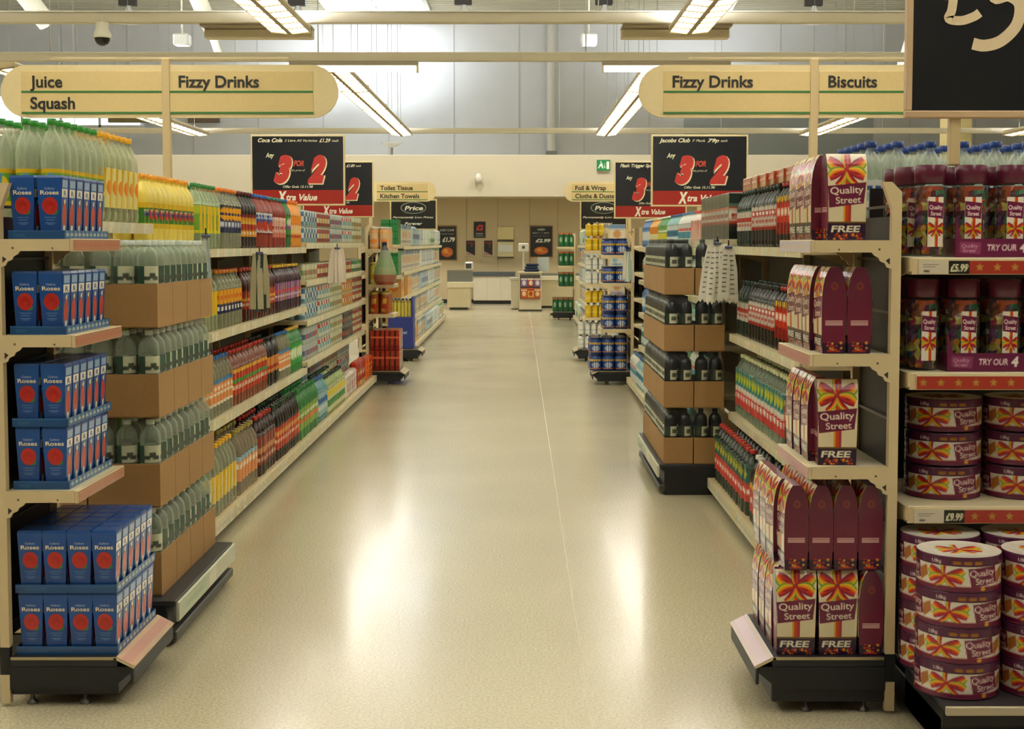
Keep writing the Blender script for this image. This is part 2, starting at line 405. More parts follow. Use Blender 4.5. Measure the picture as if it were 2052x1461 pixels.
def lamps():
    ZL = 3.40
    rows = [(-9.6, 'outer left row'), (-5.87, 'row beyond left shelving'), (-2.14, 'row above left shelving'), (1.59, 'row above right shelving'), (5.32, 'row beyond right shelving'), (9.05, 'outer right row')]
    for x, nm in rows:
        for k in range(4):
            place(LUM, (x, 17.45+k*2.52, ZL), 0, 'twin strip lamp, far %s, %s past the cross aisle' % (nm, ('first', 'second', 'third', 'fourth')[k]), 'far ceiling strip lamps')
        for k in range(5):
            if k == 0: lb = 'twin strip lamp at the end of the near %s' % nm
            else: lb = 'twin strip lamp, near %s, %s nearer than the end one' % (nm, nth(k-1))
            place(LUM, (x, 12.25-k*2.52, ZL), 0, lb, 'near ceiling strip lamps')
    # lamps running along the cross trunking
    for x, l in ((-1.85, 'left'), (1.65, 'right')):
        m = MB(); root = empty('cross_luminaire', (x, 16.1, 3.36)); tag(root, 'lit strip lamp across the hall under the trunking, %s of the aisle' % l, 'lamp')
        m.box(-.72, .72, -.05, .06, .04, .09, '9c8f7a', 'paint', .005); m.box(-.72, -.7, -.05, .06, -.03, .05, 'd8cba8'); m.box(.7, .72, -.05, .06, -.03, .05, 'd8cba8'); m.build('housing', root)
        m = MB(); m.box(-.7, .7, -.045, .055, -.02, .04, 'fff2d0', 'tube', .01); m.build('diffuser', root)
    for x, l in ((-2.5, 'left'), (1.5, 'right')):
        m = MB(); m.box(x-.52, x+.52, 13.78, 13.92, 3.38, 3.47, 'cfc2a6', 'paint', .01); m.box(x-.52, x+.52, 13.6, 13.94, 3.47, 3.49, '9c8f7a')
        tag(m.build('cable_tray'), 'unlit cream lamp housing on the near cross trunking, %s of the aisle' % l, 'lamp housing')
    # high-bay cones near the deck
    for u, v, l in ((258, 12, 'above the left aisle sign'), (597, 12, 'right of the left lamp row'), (930, 10, 'above the middle of the aisle'), (1212, 10, 'left of the right lamp row'), (1632, 12, 'left of the big price sign')):
        x, z = pxw(u, v, 30)
        root = empty('high_bay_lamp', (x, 30, z)); tag(root, 'white conical high lamp under the metal deck %s' % l, 'lamp')
        m = MB(); m.lathe([(.05, .0), (.07, -.05), (.16, -.2), (.24, -.36), (.235, -.36), (.15, -.2), (.06, -.05)], 20, 'cfcdc6', 'plastic', cap=False); m.build('shade', root)
        m = MB(); m.box(-.2, .16, -.08, .08, 0, .14, '2a2620', 'paint', .01); m.tube((0, 0, .1), (0, 0, 6.85-z), .012, '55504a'); m.build('control_gear', root)
        m = MB(); m.lathe([(.001, -.30), (.06, -.29), (.075, -.24), (.05, -.18), (.001, -.16)], 14, 'ffffff', 'bowl_light', cap=False); m.build('lamp_bulb', root)
        ld = bpy.data.lights.new('high_bay_glow', 'SPOT'); ld.energy = 260; ld.color = (1, .96, .86); ld.spot_size = R(150); ld.spot_blend = .5; ld.shadow_soft_size = .2
        lo = bpy.data.objects.new('high_bay_glow', ld); C.objects.link(lo); lo.location = (x, 30, z-.42)
    # bowl uplighters on the bulkhead, those behind signs added to brighten the wall
    for u, where in ((785, 'in plain view left of the aisle centre'), (610, 'added unseen behind the left offer sign'), (1400, 'added unseen behind the right offer sign')):
        x, z = pxw(u, 288, 33.5); h = z-3.42
        root = empty('bowl_uplighter', (x, 33.5, 3.42)); tag(root, 'white bowl uplighter on the far bulkhead, %s' % where, 'lamp')
        m = MB(); m.lathe([(.02, h-.10), (.12, h-.06), (.24, h), (.26, h+.02), (.23, h+.02), (.02, h-.05)], 20, 'd8d8d4', 'plastic', cap=False); m.build('bowl', root)
        m = MB(); m.tube((0, 0, 0), (0, 0, h-.08), .03, '8a7f70'); m.box(-.05, .05, -.05, .05, 0, .02, '6d6459'); m.build('pole', root)
        m = MB(); m.lathe([(.0, h+.03), (.09, h+.02), (.12, h), (.1, h-.02)], 16, 'ffffff', 'bowl_light', cap=False); m.build('lamp_bulb', root)
        ld = bpy.data.lights.new('uplight', 'SPOT'); ld.energy = 330; ld.color = (.88, .93, 1); ld.spot_size = R(120); ld.spot_blend = 1; ld.shadow_soft_size = .15
        lo = bpy.data.objects.new('uplight', ld); C.objects.link(lo); lo.location = (x, 33.4, z+.1)
        lo.rotation_euler = Vector((0, .55, 2)).to_track_quat('-Z', 'Y').to_euler()
    # rooflight next to the far wall
    m = MB(); m.box(-4.35, -2.15, 31.6, 34.9, 6.80, 6.84, 'e8f2ff', 'rooflight'); m.build('rooflight_panel')
    bpy.data.objects['rooflight_panel'].name = 'window_2'; struct(bpy.data.objects['window_2'])
    m = MB()
    for a, b, c, d in ((-4.45, -4.35, 31.5, 35), (-2.15, -2.05, 31.5, 35), (-4.35, -2.15, 31.5, 31.6), (-4.35, -2.15, 34.9, 35), (-3.27, -3.23, 31.6, 34.9)): m.box(a, b, c, d, 6.77, 6.85, 'd8d8d0', 'paint')
    struct(m.build('trim_3'))
    # cameras
    for u, v, l, big in ((208, 78, 'dark smoked glass security dome left of the near brace', 1),):
        x, z = pxw(u, 62, 13.5)
        root = empty('security_camera', (x, 13.45, z)); tag(root, 'white ceiling security camera with a dark dome under the near trunking', 'camera')
        m = MB(); m.lathe([(.06, .07), (.065, .0), (.085, -.04), (.085, -.075)], 20, 'd8d3c4', 'plastic'); m.tube((0, 0, .06), (0, 0, .14), .02, 'c8bfa8'); m.build('mount', root)
        m = MB(); m.lathe([(.072, -.076), (.068, -.10), (.05, -.128), (.02, -.145), (.001, -.147)], 20, '16161a', 'plastic'); m.build('dome', root)
    for u, v, y, l in ((365, 80, 20, 'left'), (1180, 80, 20, 'right')):
        x, z = pxw(u, v, y)
        m = MB(); m.box(x-.11, x+.11, y-.1, y+.1, z-.08, z+.08, 'b4b4ac', 'plastic', .02); m.tube((x, y, z+.08), (x, y, 6.85), .012, 'b8b4a4')
        tag(m.build('loudspeaker'), 'pale hanging loudspeaker box below the trunking on the %s' % l, 'loudspeaker')
lamps()

# ------------------------------------------------------------------ signs
def plane_xz(y):
    return lambda a, b: (a, y, b)
def aisle_sign(name, y, u0, u1, v0, v1, pole_u, halves, label, round_l=True, round_r=True, pole_z=1.6, tu=50):
    x0, zt = pxw(u0, v0, y); x1, zb = pxw(u1, v1, y); xp, _ = pxw(pole_u, v0, y)
    root = empty(name, (xp, y, pole_z)); tag(root, label, 'sign')
    r = (zt-zb)/2; zc = (zt+zb)/2
    def T(p): return (p[0]-xp, p[1])
    pts = []
    if round_r:
        for i in range(13):
            a = -math.pi/2+math.pi*i/12; pts.append((x1-r+r*math.cos(a), zc+r*math.sin(a)))
    else: pts += [(x1, zb), (x1, zt)]
    if round_l:
        for i in range(13):
            a = math.pi/2+math.pi*i/12; pts.append((x0+r+r*math.cos(a), zc+r*math.sin(a)))
    else: pts += [(x0, zt), (x0, zb)]
    m = MB(); m.prism([(p[0]-xp, p[1]-pole_z) for p in pts], 'y', 0, .025, 'e2cf9e', 'card'); m.build('sign_board', root)
    k = (zt-zb)
    m = MB(); l = MB()
    for hi, (a, b, lines) in enumerate(halves):
        xa, _ = pxw(a, v0, y); xb, _ = pxw(b, v0, y)
        g = MB()
        for (z0, z1) in ((zt-k*.12, zt-k*.50), (zt-k*.53, zt-k*.90)):
            g.box(xa-xp, xb-xp, -.004, 0, z0-pole_z, z1-pole_z, 'd8bf86', 'card', .001)
            g.box(xa-xp, xb-xp, -.006, 0, z1-pole_z-.008, z1-pole_z+.003, '3d7a3c', 'card')
        g.build('name_panel', root)
        for li, t in enumerate(lines):
            l = MB(); l.text(t, plane_xz(-.0065), xa-xp+k*.17, zt-k*(.425+.405*li)-pole_z, k*.225, '26261e', bold=.025); l.build('lettering', root)
    m = MB(); m.box(-.022, .022, -.012, .03, 0, zt-pole_z+.12*k, 'c9b387', 'paint', .003); m.build('pole', root)
    if y < 10:
        m = MB(); m.box(x0-xp+.28, x1-xp-.28, .0, .02, zt-pole_z+.11*k, zt-pole_z+.15*k, 'cdbd96', 'paint'); m.build('top_rail', root)
    return root
aisle_sign('aisle_sign', 8.0, 0, 678, 130, 236, 332, [(42, 325, ['Juice', 'Squash']), (340, 627, ['Fizzy Drinks'])], 'cream rounded aisle sign reading Juice, Squash and Fizzy Drinks on the left', pole_z=1.618)
aisle_sign('aisle_sign', 8.0, 1280, 1984, 130, 236, 1632, [(1330, 1624, ['Fizzy Drinks']), (1642, 1930, ['Biscuits'])], 'cream rounded aisle sign reading Fizzy Drinks and Biscuits on the right', pole_z=1.618)
aisle_sign('aisle_sign', 19.6, 610, 874, 364, 404, 742, [(755, 857, ['Toilet Tissue', 'Kitchen Towels'])], 'small far aisle sign reading Toilet Tissue and Kitchen Towels', pole_z=1.5)
aisle_sign('aisle_sign', 19.6, 1130, 1394, 364, 404, 1262, [(1146, 1250, ['Foil & Wrap', 'Cloths & Dusters'])], 'small far aisle sign reading Foil & Wrap and Cloths & Dusters', pole_z=1.5)

def offer_sign(y, u0, u1, v0, v1, head, label, rz_=1.5):
    x0, zt = pxw(u0, v0, y); x1, zb = pxw(u1, v1, y); W = x1-x0; H = zt-zb
    root = empty('offer_sign', ((x0+x1)/2, y, 1.5)); tag(root, label, 'sign')
    ox, oz = -W/2, zb-1.5
    fn = lambda a, b: (ox+a*W, -.0125, oz+b*H)
    m = MB(); m.box(ox, ox+W, -.01, .02, oz, oz+H, 'd8c594', 'paint', .004); m.box(-.018, .018, .0, .025, .118, oz+.05, 'c9b387', 'paint'); m.build('frame', root)
    m = MB(); m.box(ox+.018*W, ox+.982*W, -.0115, -.009, oz+.22*H, oz+.975*H, '171a22', 'glosscard'); m.build('black_panel', root)
    m = MB(); m.box(ox+.018*W, ox+.982*W, -.0115, -.009, oz+.025*H, oz+.22*H, '9c2620', 'glosscard'); m.build('red_band', root)
    l = MB(); cw = W/1
    def tx(t, a, b, h, c, w=None, bold=.02, shear=.3, yy=0., centre=False):
        l.text(t, lambda p, q: (ox+p, -.0125-yy, oz+q), a*W, b*H, h*H, c, None if w is None else w*W, bold, shear, centre)
    tx(head[0], .08, .895, .055, 'ded6b4', head[2], .03); tx(head[1], .08+head[2]+.02, .90, .035, 'cfc8a8', head[3], .01)
    tx(head[4], .08+head[2]+head[3]+.04, .895, .05, 'ded6b4', .12, .03); tx('each', .08+head[2]+head[3]+.175, .90, .035, 'cfc8a8', .07, .01)
    tx('Any', .16, .68, .065, 'd8d6b0', .09, .03)
    for t, a in (('3', .24), ('2', .60)):
        tx(t, a+.012, .338, .34, 'e0d0a6', .20, .09, .35); tx(t, a, .35, .34, 'b92c22', .20, .08, .35, .0006)
    tx('FOR', .455, .56, .075, 'b83a22', .11, .05); tx('the price of', .43, .485, .03, 'b8b296', .15, .005)
    tx('Offer Ends 15.11.98', .34, .25, .035, 'd0cbb0', .32, .015)
    tx('X', .28, .05, .15, 'e6dcc8', .10, .06, .2); tx('tra Value', .375, .075, .09, 'e6dcc8', .33, .03)
    l.build('lettering', root)
    return root
offer_sign(12.9, 502, 692, 270, 412, ('Coca Cola', '2 Litre All Varieties', .26, .35, '£1.29'), 'black and red 3 for 2 sign, nearer one over the left shelving')
offer_sign(17.75, 606, 749, 323, 436, ('Andrex', '2 Roll', .3, .2, '£1.89'), 'black and red 3 for 2 sign, farther one over the left shelving')
offer_sign(12.9, 1305, 1498, 270, 414, ('Jacobs Club', '7 Pack', .32, .14, '79p'), 'black and red 3 for 2 sign, nearer one over the right shelving')
offer_sign(17.75, 1231, 1376, 323, 438, ('Flash Trigger Spray', '500ml', .5, .12, '£1.89'), 'black and red 3 for 2 sign, farther one over the right shelving')

def price_sign(y, u0, u1, v0, v1, label):
    x0, zt = pxw(u0, v0, y); x1, zb = pxw(u1, v1, y); W = x1-x0; H = zt-zb
    root = empty('price_sign', ((x0+x1)/2, y, zb)); tag(root, label, 'sign')
    ox = -W/2
    m = MB(); m.box(ox-.02, ox+W+.02, 0, .02, -.02, H+.02, 'd8c594', 'paint', .004); m.box(-.02, .02, .0, .02, -.1, 0, 'c9b387'); m.build('frame', root)
    m = MB(); m.box(ox, ox+W, -.004, .0, 0, H, '15181f', 'glosscard'); m.build('black_panel', root)
    l = MB()
    el = [(math.cos(i*math.pi/16), math.sin(i*math.pi/16)) for i in range(32)]
    for rr, c, yy in ((1, '8c9a84', -.005), (.94, '15181f', -.0055)):
        l.add([(e[0]*W*.29*rr, yy, H*.74+e[1]*H*.21*(rr if rr == 1 else .9)) for e in el], [list(range(32))], c, 'card')
    l.text('Price', plane_xz(-.006), -W*.20, H*.66, H*.15, 'e6e2d2', W*.42, .03, .2)
    l.text('Permanently Low Prices', plane_xz(-.006), -W*.47, H*.37, H*.07, 'd8d4c0', W*.92, .02, .3)
    l.text('Forever', plane_xz(-.006), -W*.2, H*.13, H*.10, 'd8d4c0', W*.40, .03, .3)
    l.build('lettering', root)
price_sign(20.2, 784, 873, 402, 458, 'black Price permanently low prices sign on the left')
price_sign(20.2, 1165, 1254, 402, 458, 'black Price permanently low prices sign on the right')

def wall_poster(name, u0, u1, v0, v1, draw, label, y=33.68, frame='8a6a3a'):
    x0, zt = pxw(u0, v0, y); x1, zb = pxw(u1, v1, y); W, H = x1-x0, zt-zb
    root = empty(name, ((x0+x1)/2, y, zb)); tag(root, label, 'poster')
    m = MB(); m.box(-W/2-.02, W/2+.02, -.012, .01, -.02, H+.02, frame, 'paint', .003); m.build('frame', root)
    a = Art(W, H, max(14, int(W*110)), '16181c'); draw(a, W, H)
    m = MB(); m.art(a, lambda u, v: (-W/2+u*W, -.014, v*H), 'card'); m.build('print', root)
def d_food(a, W, H, price='£1.79'):
    a.text('KIDS CAFE', W*.1, H*.86, H*.06, 'd8d8c8', W*.8, shear=.2); a.text('meal deal', W*.15, H*.76, H*.04, 'b8b8a8', W*.7)
    a.text(price, W*.22, H*.54, H*.13, 'e8e8dc', W*.72, shear=.25, bold=.05)
    a.ell(W*.5, H*.22, W*.33, H*.15, 'c8641e'); a.ell(W*.42, H*.25, W*.14, H*.07, 'e0983a'); a.ell(W*.62, H*.18, W*.12, H*.05, 'd87a28')
def d_food2(a, W, H):
    a.ell(W*.5, H*.9, W*.2, H*.04, '8c9a84'); d_food(a, W, H*.88, '£2.99')
def d_small(a, W, H):
    a.rect(0, H*.75, W, H, '3a1418'); a.text('SALE', W*.15, H*.8, H*.1, 'c03830', W*.7); a.rect(W*.6, H*.55, W*.7, H*.8, 'a83030')
    a.poly([(0, 0), (W, 0), (0, H*.3)], 'b08a80')
def d_red(a, W, H):
    a.text('£2', W*.12, H*.48, H*.36, 'c83a34', W*.75, shear=.2, bold=.06); a.rect(W*.15, H*.2, W*.85, H*.27, 'b0b0a4'); a.rect(W*.1, H*.06, W*.9, H*.12, '8a8a80')
wall_poster('menu_poster', 878, 914, 454, 520, d_food, 'tall black cafe poster with orange food on the far wall, left one')
wall_poster('menu_poster', 1063, 1106, 454, 514, d_food2, 'black cafe poster with an orange dish on the far wall, right one')
wall_poster('offer_poster', 951, 971, 446, 475, d_red, 'small red and black offer poster, topmost on the far wall', frame='222222')
wall_poster('offer_poster', 934, 952, 482, 512, d_small, 'small dark poster on the far wall, left of a pair', frame='c8bca0')
wall_poster('offer_poster', 970, 987, 482, 512, d_small, 'small dark poster on the far wall, right of a pair', frame='c8bca0')

def big_sign():
    y = 4.32
    x0, zb = pxw(1813, 237, y); x1 = x0+.72; zt = zb+.62
    xp, _ = pxw(1914, 300, y)
    root = empty('price_board', (xp, y, 1.655)); tag(root, 'large black price board with cream £5 numerals above the jars', 'sign')
    a, b = x0-xp, x1-xp; z0, z1 = zb-1.655, zt-1.655
    m = MB(); t = .022
    m.box(a, b, -.012, .02, z0, z0+t, 'c6a884', 'paint', .003); m.box(a, b, -.012, .02, z1-t, z1, 'c6a884', 'paint', .003)
    m.box(a, a+t*.85, -.012, .02, z0+t, z1-t, 'c6a884', 'paint', .003); m.box(b-t, b, -.012, .02, z0+t, z1-t, 'c6a884', 'paint', .003); m.build('frame', root)
    m = MB(); m.box(a+t*.8, b-t*.9, -.004, .012, z0+t*.9, z1-t*.9, '16181e', 'glosscard'); m.build('black_panel', root)
    def P(u, v): X, Z = pxw(u, v, y); return (X-xp, Z-1.655)
    l = MB()
    def stroke(pts, widths):
        n = len(pts); L_, R_ = [], []
        for i in range(n):
            p = Vector(pts[i]); d = (Vector(pts[min(i+1, n-1)])-Vector(pts[max(i-1, 0)])).normalized(); nn = Vector((-d.y, d.x))*widths[i]/2
            L_.append(p+nn); R_.append(p-nn)
        V = [(q[0], -.0065, q[1]) for q in L_]+[(q[0], -.0065, q[1]) for q in R_]
        l.add(V, [[i, i+1, n+i+1, n+i] for i in range(n-1)], 'dcc6a2', 'card')
    def S(pts, w):
        q = [P(u, v) for u, v in pts]
        # smooth with Catmull-Rom
        out = []
        for i in range(len(q)-1):
            p0, p1, p2, p3 = [Vector(q[max(0, min(len(q)-1, i+k))]) for k in (-1, 0, 1, 2)]
            for s in range(6):
                t_ = s/6; out.append(tuple(.5*((2*p1)+(p2-p0)*t_+(2*p0-5*p1+4*p2-p3)*t_**2+(3*p1-p0-3*p2+p3)*t_**3)))
        out.append(q[-1]); n = len(out)
        stroke(out, [w*(1 if i > 1 else .8) for i in range(n)])
    # pound sign: stem, foot, crossbar, hook; then the five
    S([(1985-30, -75), (1935, -95), (1916, -60), (1912, -25), (1906, 20), (1900, 38), (1925, 42), (1950, 34), (1962, 26)], .027)
    S([(1893, -4), (1925, -10), (1952, -14)], .02)
    S([(2090, -95), (2020, -92), (1998, -40), (1992, -4), (2020, -8), (2042, 10), (2036, 50), (2005, 82), (1972, 92), (1948, 88)], .035)
    l.build('numerals', root)
    m = MB(); m.box(-.016, .016, .0, .03, 0, z0+.02, 'c9b387', 'paint', .003); m.build('pole', root)
big_sign()

# fire exit sign
def exit_sign():
    x0, zt = pxw(1196, 320, 32.4); x1, zb = pxw(1223, 342, 32.4); W, H = x1-x0, zt-zb
    a = Art(W, H, 27, '1d8a4c')
    a.rect(W*.72, H*.15, W*.93, H*.85, 'eef4ee'); a.ell(W*.30, H*.8, W*.05, H*.08, 'eef4ee')
    a.poly([(W*.15, H*.5), (W*.38, H*.75), (W*.45, H*.5), (W*.5, H*.2), (W*.42, H*.2), (W*.3, H*.45), (W*.15, H*.2), (W*.08, H*.25), (W*.22, H*.5)], 'eef4ee')
    a.poly([(W*.52, H*.4), (W*.66, H*.4), (W*.59, H*.2)], 'eef4ee'); a.rect(W*.57, H*.4, W*.61, H*.7, 'eef4ee')
    root = empty('exit_sign', ((x0+x1)/2, 32.47, zb)); tag(root, 'green running man exit sign on the white bulkhead', 'sign')
    m = MB(); m.box(-W/2, W/2, -.03, .03, 0, H, 'd8d8d0', 'paint', .004); m.build('sign_box', root)
    m = MB(); m.art(a, lambda u, v: (-W/2+u*W, -.032, v*H), 'card'); m.build('sign_face', root)
    x, z = pxw(959, 358, 32.4)
    m = MB(); m.lathe([(.02, -.1), (.07, -.08), (.09, 0), (.05, .1), (.01, .12)], 14, 'd8d2c4', 'plastic', x, 32.40); 
    o = m.build('wall_sensor'); o.location[2] = z; tag(o, 'small cream domed sensor on the white bulkhead', 'sensor')
exit_sign()

# ------------------------------------------------------------------ product builders
PROTO = {}
def art_band(W, H, n, bg, items):
    """items: ('b',y0,y1,col) band; ('e',cx,cy,rx,ry,col); ('s',x,w,slope,col) slash; ('r',x0,y0,x1,y1,col); ('w',y,h,col) word row — all in 0..1"""
    a = Art(W, H, n, bg)
    for it in items:
        k = it[0]
        if k == 'b': a.rect(0, it[1]*H, W, it[2]*H, it[3])
        elif k == 'e': a.ell(it[1]*W, it[2]*H, it[3]*W, it[4]*H, it[5])
        elif k == 's': a.poly([(it[1]*W, 0), ((it[1]+it[2])*W, 0), ((it[1]+it[2]+it[3])*W, H), ((it[1]+it[3])*W, H)], it[4])
        elif k == 'r': a.rect(it[1]*W, it[2]*H, it[3]*W, it[4]*H, it[5])
        elif k == 'w':
            rs = random.Random(int(it[1]*100)); x = .06
            while x < .9:
                w = rs.uniform(.05, .12); a.rect(x*W, it[1]*H, min(.94, x+w)*W, (it[1]+it[2])*H, it[3]); x += w+.04
    return a
BOT = 'bottle'
def bottle(key, r, h, body, cap, lab, mat='clear', near=False, label_z=(.30, .62), neck=None, liquid=None, seg=18, cat='bottle', name='drink_bottle', capk=1.2, high=False):
    """2-litre style bottle with petaloid foot, waist, dome shoulder; front (repeat of label) on -Y"""
    if key in PROTO: return PROTO[key]
    z0, z1 = label_z[0]*h, label_z[1]*h
    prof = [(r*.72, .0), (r*.9, h*.015), (r*.98, h*.05), (r, h*.10), (r*.955, h*.14), (r, z0-h*.02), (r*.985, z0), (r*.985, z1), (r, z1+h*.02), (r*1.0, h*.66), (r*.93, h*.74), (r*.72, h*.81), (r*.42, h*.875), (r*.30, h*.90), (r*.30, h*.93), (r*.37, h*.935), (r*.37, h*.945), (r*.29, h*.95), (r*.29, h*.965)]
    if high: prof[9:16] = [(r, h*.76), (r*.97, h*.81), (r*.86, h*.86), (r*.62, h*.90), (r*.42, h*.92), (r*.36, h*.93), (r*.37, h*.935)]
    def capm(m): m.lathe([(r*.33*capk, h*(1-.05*capk)), (r*.34*capk, h*(1-.045*capk)), (r*.34*capk, h*.995), (r*.31*capk, h)], 14, cap, 'plastic')
    def labm(m):
        a = art_band(2*math.pi*r, z1-z0, 36 if not near else 72, lab[0], lab[1])
        # label repeats round the bottle
        g = a
        def fn(u, v):
            t = -math.pi/2+(u-.25)*2*math.pi
            return (r*.995*math.cos(t), r*.995*math.sin(t), z0+(z1-z0)*v)
        m.art(g, fn, 'glosscard', maxrun=2, smooth=True)
    if near:
        root = empty(name); tag(root, '', cat)
        m = MB(); m.lathe(prof, seg, body, mat); 
        if liquid: m.lathe([(r*.9, h*.02), (r*.93, h*.1), (r*.93, h*.72), (r*.7, h*.79), (.001, h*.79)], seg, liquid, 'plastic')
        m.build('bottle_body', root)
        m = MB(); labm(m); m.build('paper_label', root)
        m = MB(); capm(m); m.build('bottle_cap', root)
        o = root
    else:
        m = MB(); m.lathe(prof, 14, body, mat)
        if liquid: m.lathe([(r*.9, h*.02), (r*.93, h*.1), (r*.93, h*.72), (r*.7, h*.79), (.001, h*.79)], 12, liquid, 'plastic')
        labm(m); capm(m); o = m.build(name); tag(o, '', cat)
    PROTO[key] = o
    return o
def pack(key, w, d, h, c, items, side=None, top=None, name='carton', cat='box', bev=.003, n=22, mat='glosscard'):
    if key in PROTO: return PROTO[key]
    m = MB(); m.box(-w/2, w/2, -d/2, d/2, 0, h, top or c, mat, bev)
    a = art_band(w, h, n, c, items); e = .0006
    m.art(a, lambda u, v: (-w/2+bev+u*(w-2*bev), -d/2-e, bev+v*(h-2*bev)), mat)
    a = art_band(d, h, max(8, int(n*.7)), c, side if side is not None else items)
    m.art(a, lambda u, v: (w/2+e, -d/2+bev+u*(d-2*bev), bev+v*(h-2*bev)), mat)
    m.art(a, lambda u, v: (-w/2-e, d/2-bev-u*(d-2*bev), bev+v*(h-2*bev)), mat)
    o = m.build(name); tag(o, '', cat); PROTO[key] = o
    return o
def can_pack(key, cols_, n=3, rr=.033, h=.125, lid='b8b8b4', rows=2, name='can_pack', cat='drinks pack', items=None):
    if key in PROTO: return PROTO[key]
    m = MB()
    for i in range(n):
        for j in range(rows):
            cx = (i-(n-1)/2)*rr*2.02; cy = (j-(rows-1)/2)*rr*2.02
            c = cols_[(i+j) % len(cols_)]
            m.lathe([(rr*.8, 0), (rr, h*.06), (rr, h*.3), (rr, h*.62), (rr, h*.9), (rr*.8, h*.98), (rr*.8, h)], 12, c[0], 'plastic', cx, cy, cols=[lid, c[0], c[1], c[2] if len(c) > 2 else c[0], lid, lid])
    m.box(-n*rr*1.02, n*rr*1.02, -rows*rr*1.02, rows*rr*1.02, -.0, h+.002, 'e8e8e4', 'film', .008)
    o = m.build(name); tag(o, '', cat); PROTO[key] = o
    return o
def jarlike(key, r, h, body, lidc, lab, name='jar', cat='jar', mat='plastic', seg=16, lidh=.12):
    if key in PROTO: return PROTO[key]
    m = MB(); m.lathe([(r*.9, 0), (r, h*.03), (r, h*.78), (r*.85, h*(1-lidh))], seg, body, mat)
    m.lathe([(r*.88, h*(1-lidh)), (r*.9, h*(1-lidh)), (r*.9, h*.99), (r*.86, h)], seg, lidc, 'plastic')
    a = art_band(2*math.pi*r, h*.6, 36, lab[0], lab[1])
    m.art(a, lambda u, v: (r*1.004*math.cos(-math.pi/2+(u-.25)*2*math.pi), r*1.004*math.sin(-math.pi/2+(u-.25)*2*math.pi), h*.1+h*.6*v), 'glosscard', 2, True)
    o = m.build(name); tag(o, '', cat); PROTO[key] = o
    return o

RZ = {-1: R(90), 1: R(-90)}
def fill(proto, side, xf, z, y0, y1, pitch, label, deep=1, dp=.09, stack=1, sh=0., jit=.003, rj=.06):
    """rows of one product along a shelf whose front edge is x = xf; side -1 = left run (faces +X)"""
    n = max(1, int((y1-y0)/pitch+.001))
    off = ((y1-y0)-n*pitch)/2
    for i in range(n):
        y = y0+off+(i+.5)*pitch
        for d in range(deep):
            for s in range(stack):
                if d > 0 and s < stack-1: continue
                x = xf+side*(dp*.5+.012+d*dp)+random.uniform(-jit, jit)
                lb = label
                if stack > 1: lb += ', %s layer' % ('bottom', 'second', 'third')[s]
                if d: lb += ', back line'
                place(proto, (x, y+random.uniform(-jit, jit)*.3, z+s*sh), RZ[side]+random.uniform(-rj, rj), lb+place_of(i, n), label)

# ------------------------------------------------------------------ gondola shelving
def ticket_art(L_, H, seed, bg='d2c8ac', pal=('e6e0cc', 'c8d4c0', 'e0d8c0', 'd8ccb0')):
    rs = random.Random(seed); a = Art(L_, H, max(10, int(L_*55)), bg); x = .03
    while x < L_-.1:
        w = rs.uniform(.05, .075)
        if rs.random() < .75:
            a.rect(x, H*.14, x+w, H*.86, rs.choice(pal)); a.rect(x+w*.1, H*.6, x+w*.55, H*.72, '8a867a'); a.rect(x+w*.6, H*.3, x+w*.9, H*.55, '9a968a')
        x += w+rs.uniform(.005, .05)
    return a
bay_n = [0]
def bay(side, y0, y1, zs, xf, xb, label, base_z=.10, base_top=True, height=1.62, rail_bg='cdbf98', front_rail=True):
    """zs: list of (z, depth)"""
    s = side; L_ = y1-y0; xs = -2.0 if s < 0 else 1.64      # spine
    root = empty('shelving_unit', (xb, y0, 0)); tag(root, label, 'shelves')
    X = lambda x: x-xb
    m = MB(); m.box(X(xs)-.004*s, X(xs)-.012*s, .0, L_, .12, height, '76705e', 'paint'); m.build('back_panel', root)
    m = MB(); m.box(X(xs)-.012*s, X(xs)-.05*s, 0, .03, .0, height, CREAM, 'paint', .002)
    m.build('upright', root)
    m = MB(); m.box(X(xs)-.012*s, 0+.03*s, 0, L_-.002, .0, base_z-.035, '3c3a30', 'paint'); m.build('plinth', root)
    m = MB(); m.box(X(xs)-.012*s, 0, .002, L_-.002, base_z-.03, base_z, CREAM, 'paint', .003); b = m.build('base_shelf', root)
    def rail(x, z, parent, seed, h=.042):
        a = ticket_art(L_-.01, h, seed, rail_bg); m = MB()
        x0 = x; tilt = .008
        m.prism([(x0-0*s, z), (x0-.012*s, z-.001), (x0-.012*s-tilt*0, z-h), (x0-.004*s, z-h)], 'y', .003, L_-.003, rail_bg, 'paint')
        if s < 0: fn = lambda u, v: (x0-.0132*s, .005+u*(L_-.01), z-h+v*h)
        else: fn = lambda u, v: (x0-.0132*s, L_-.005-u*(L_-.01), z-h+v*h)
        m.art(a, fn, 'card'); m.build('price_rail', parent)
    bay_n[0] += 1
    rail(0, base_z, b, bay_n[0]*10, .055)
    for k, (z, dx) in enumerate(zs):
        m = MB(); xf_ = X(xf)+dx*s
        m.box(X(xs)-.012*s, xf_, .003, L_-.003, z-.03, z, CREAM2, 'paint', .002)
        m.prism([(X(xs)-.012*s, z-.03), (X(xs)-.25*s, z-.03), (X(xs)-.012*s, z-.10)], 'y', .004, .008, CREAM, 'paint')
        sh = m.build('shelf', root); rail(xf_, z, sh, bay_n[0]*10+k+1)
    return root
XL, XLB = -1.55, -1.435
XR, XRB = 1.19, 1.075
ORD = ['first', 'second', 'third', 'fourth', 'fifth', 'sixth', 'seventh', 'eighth', 'ninth', 'tenth']
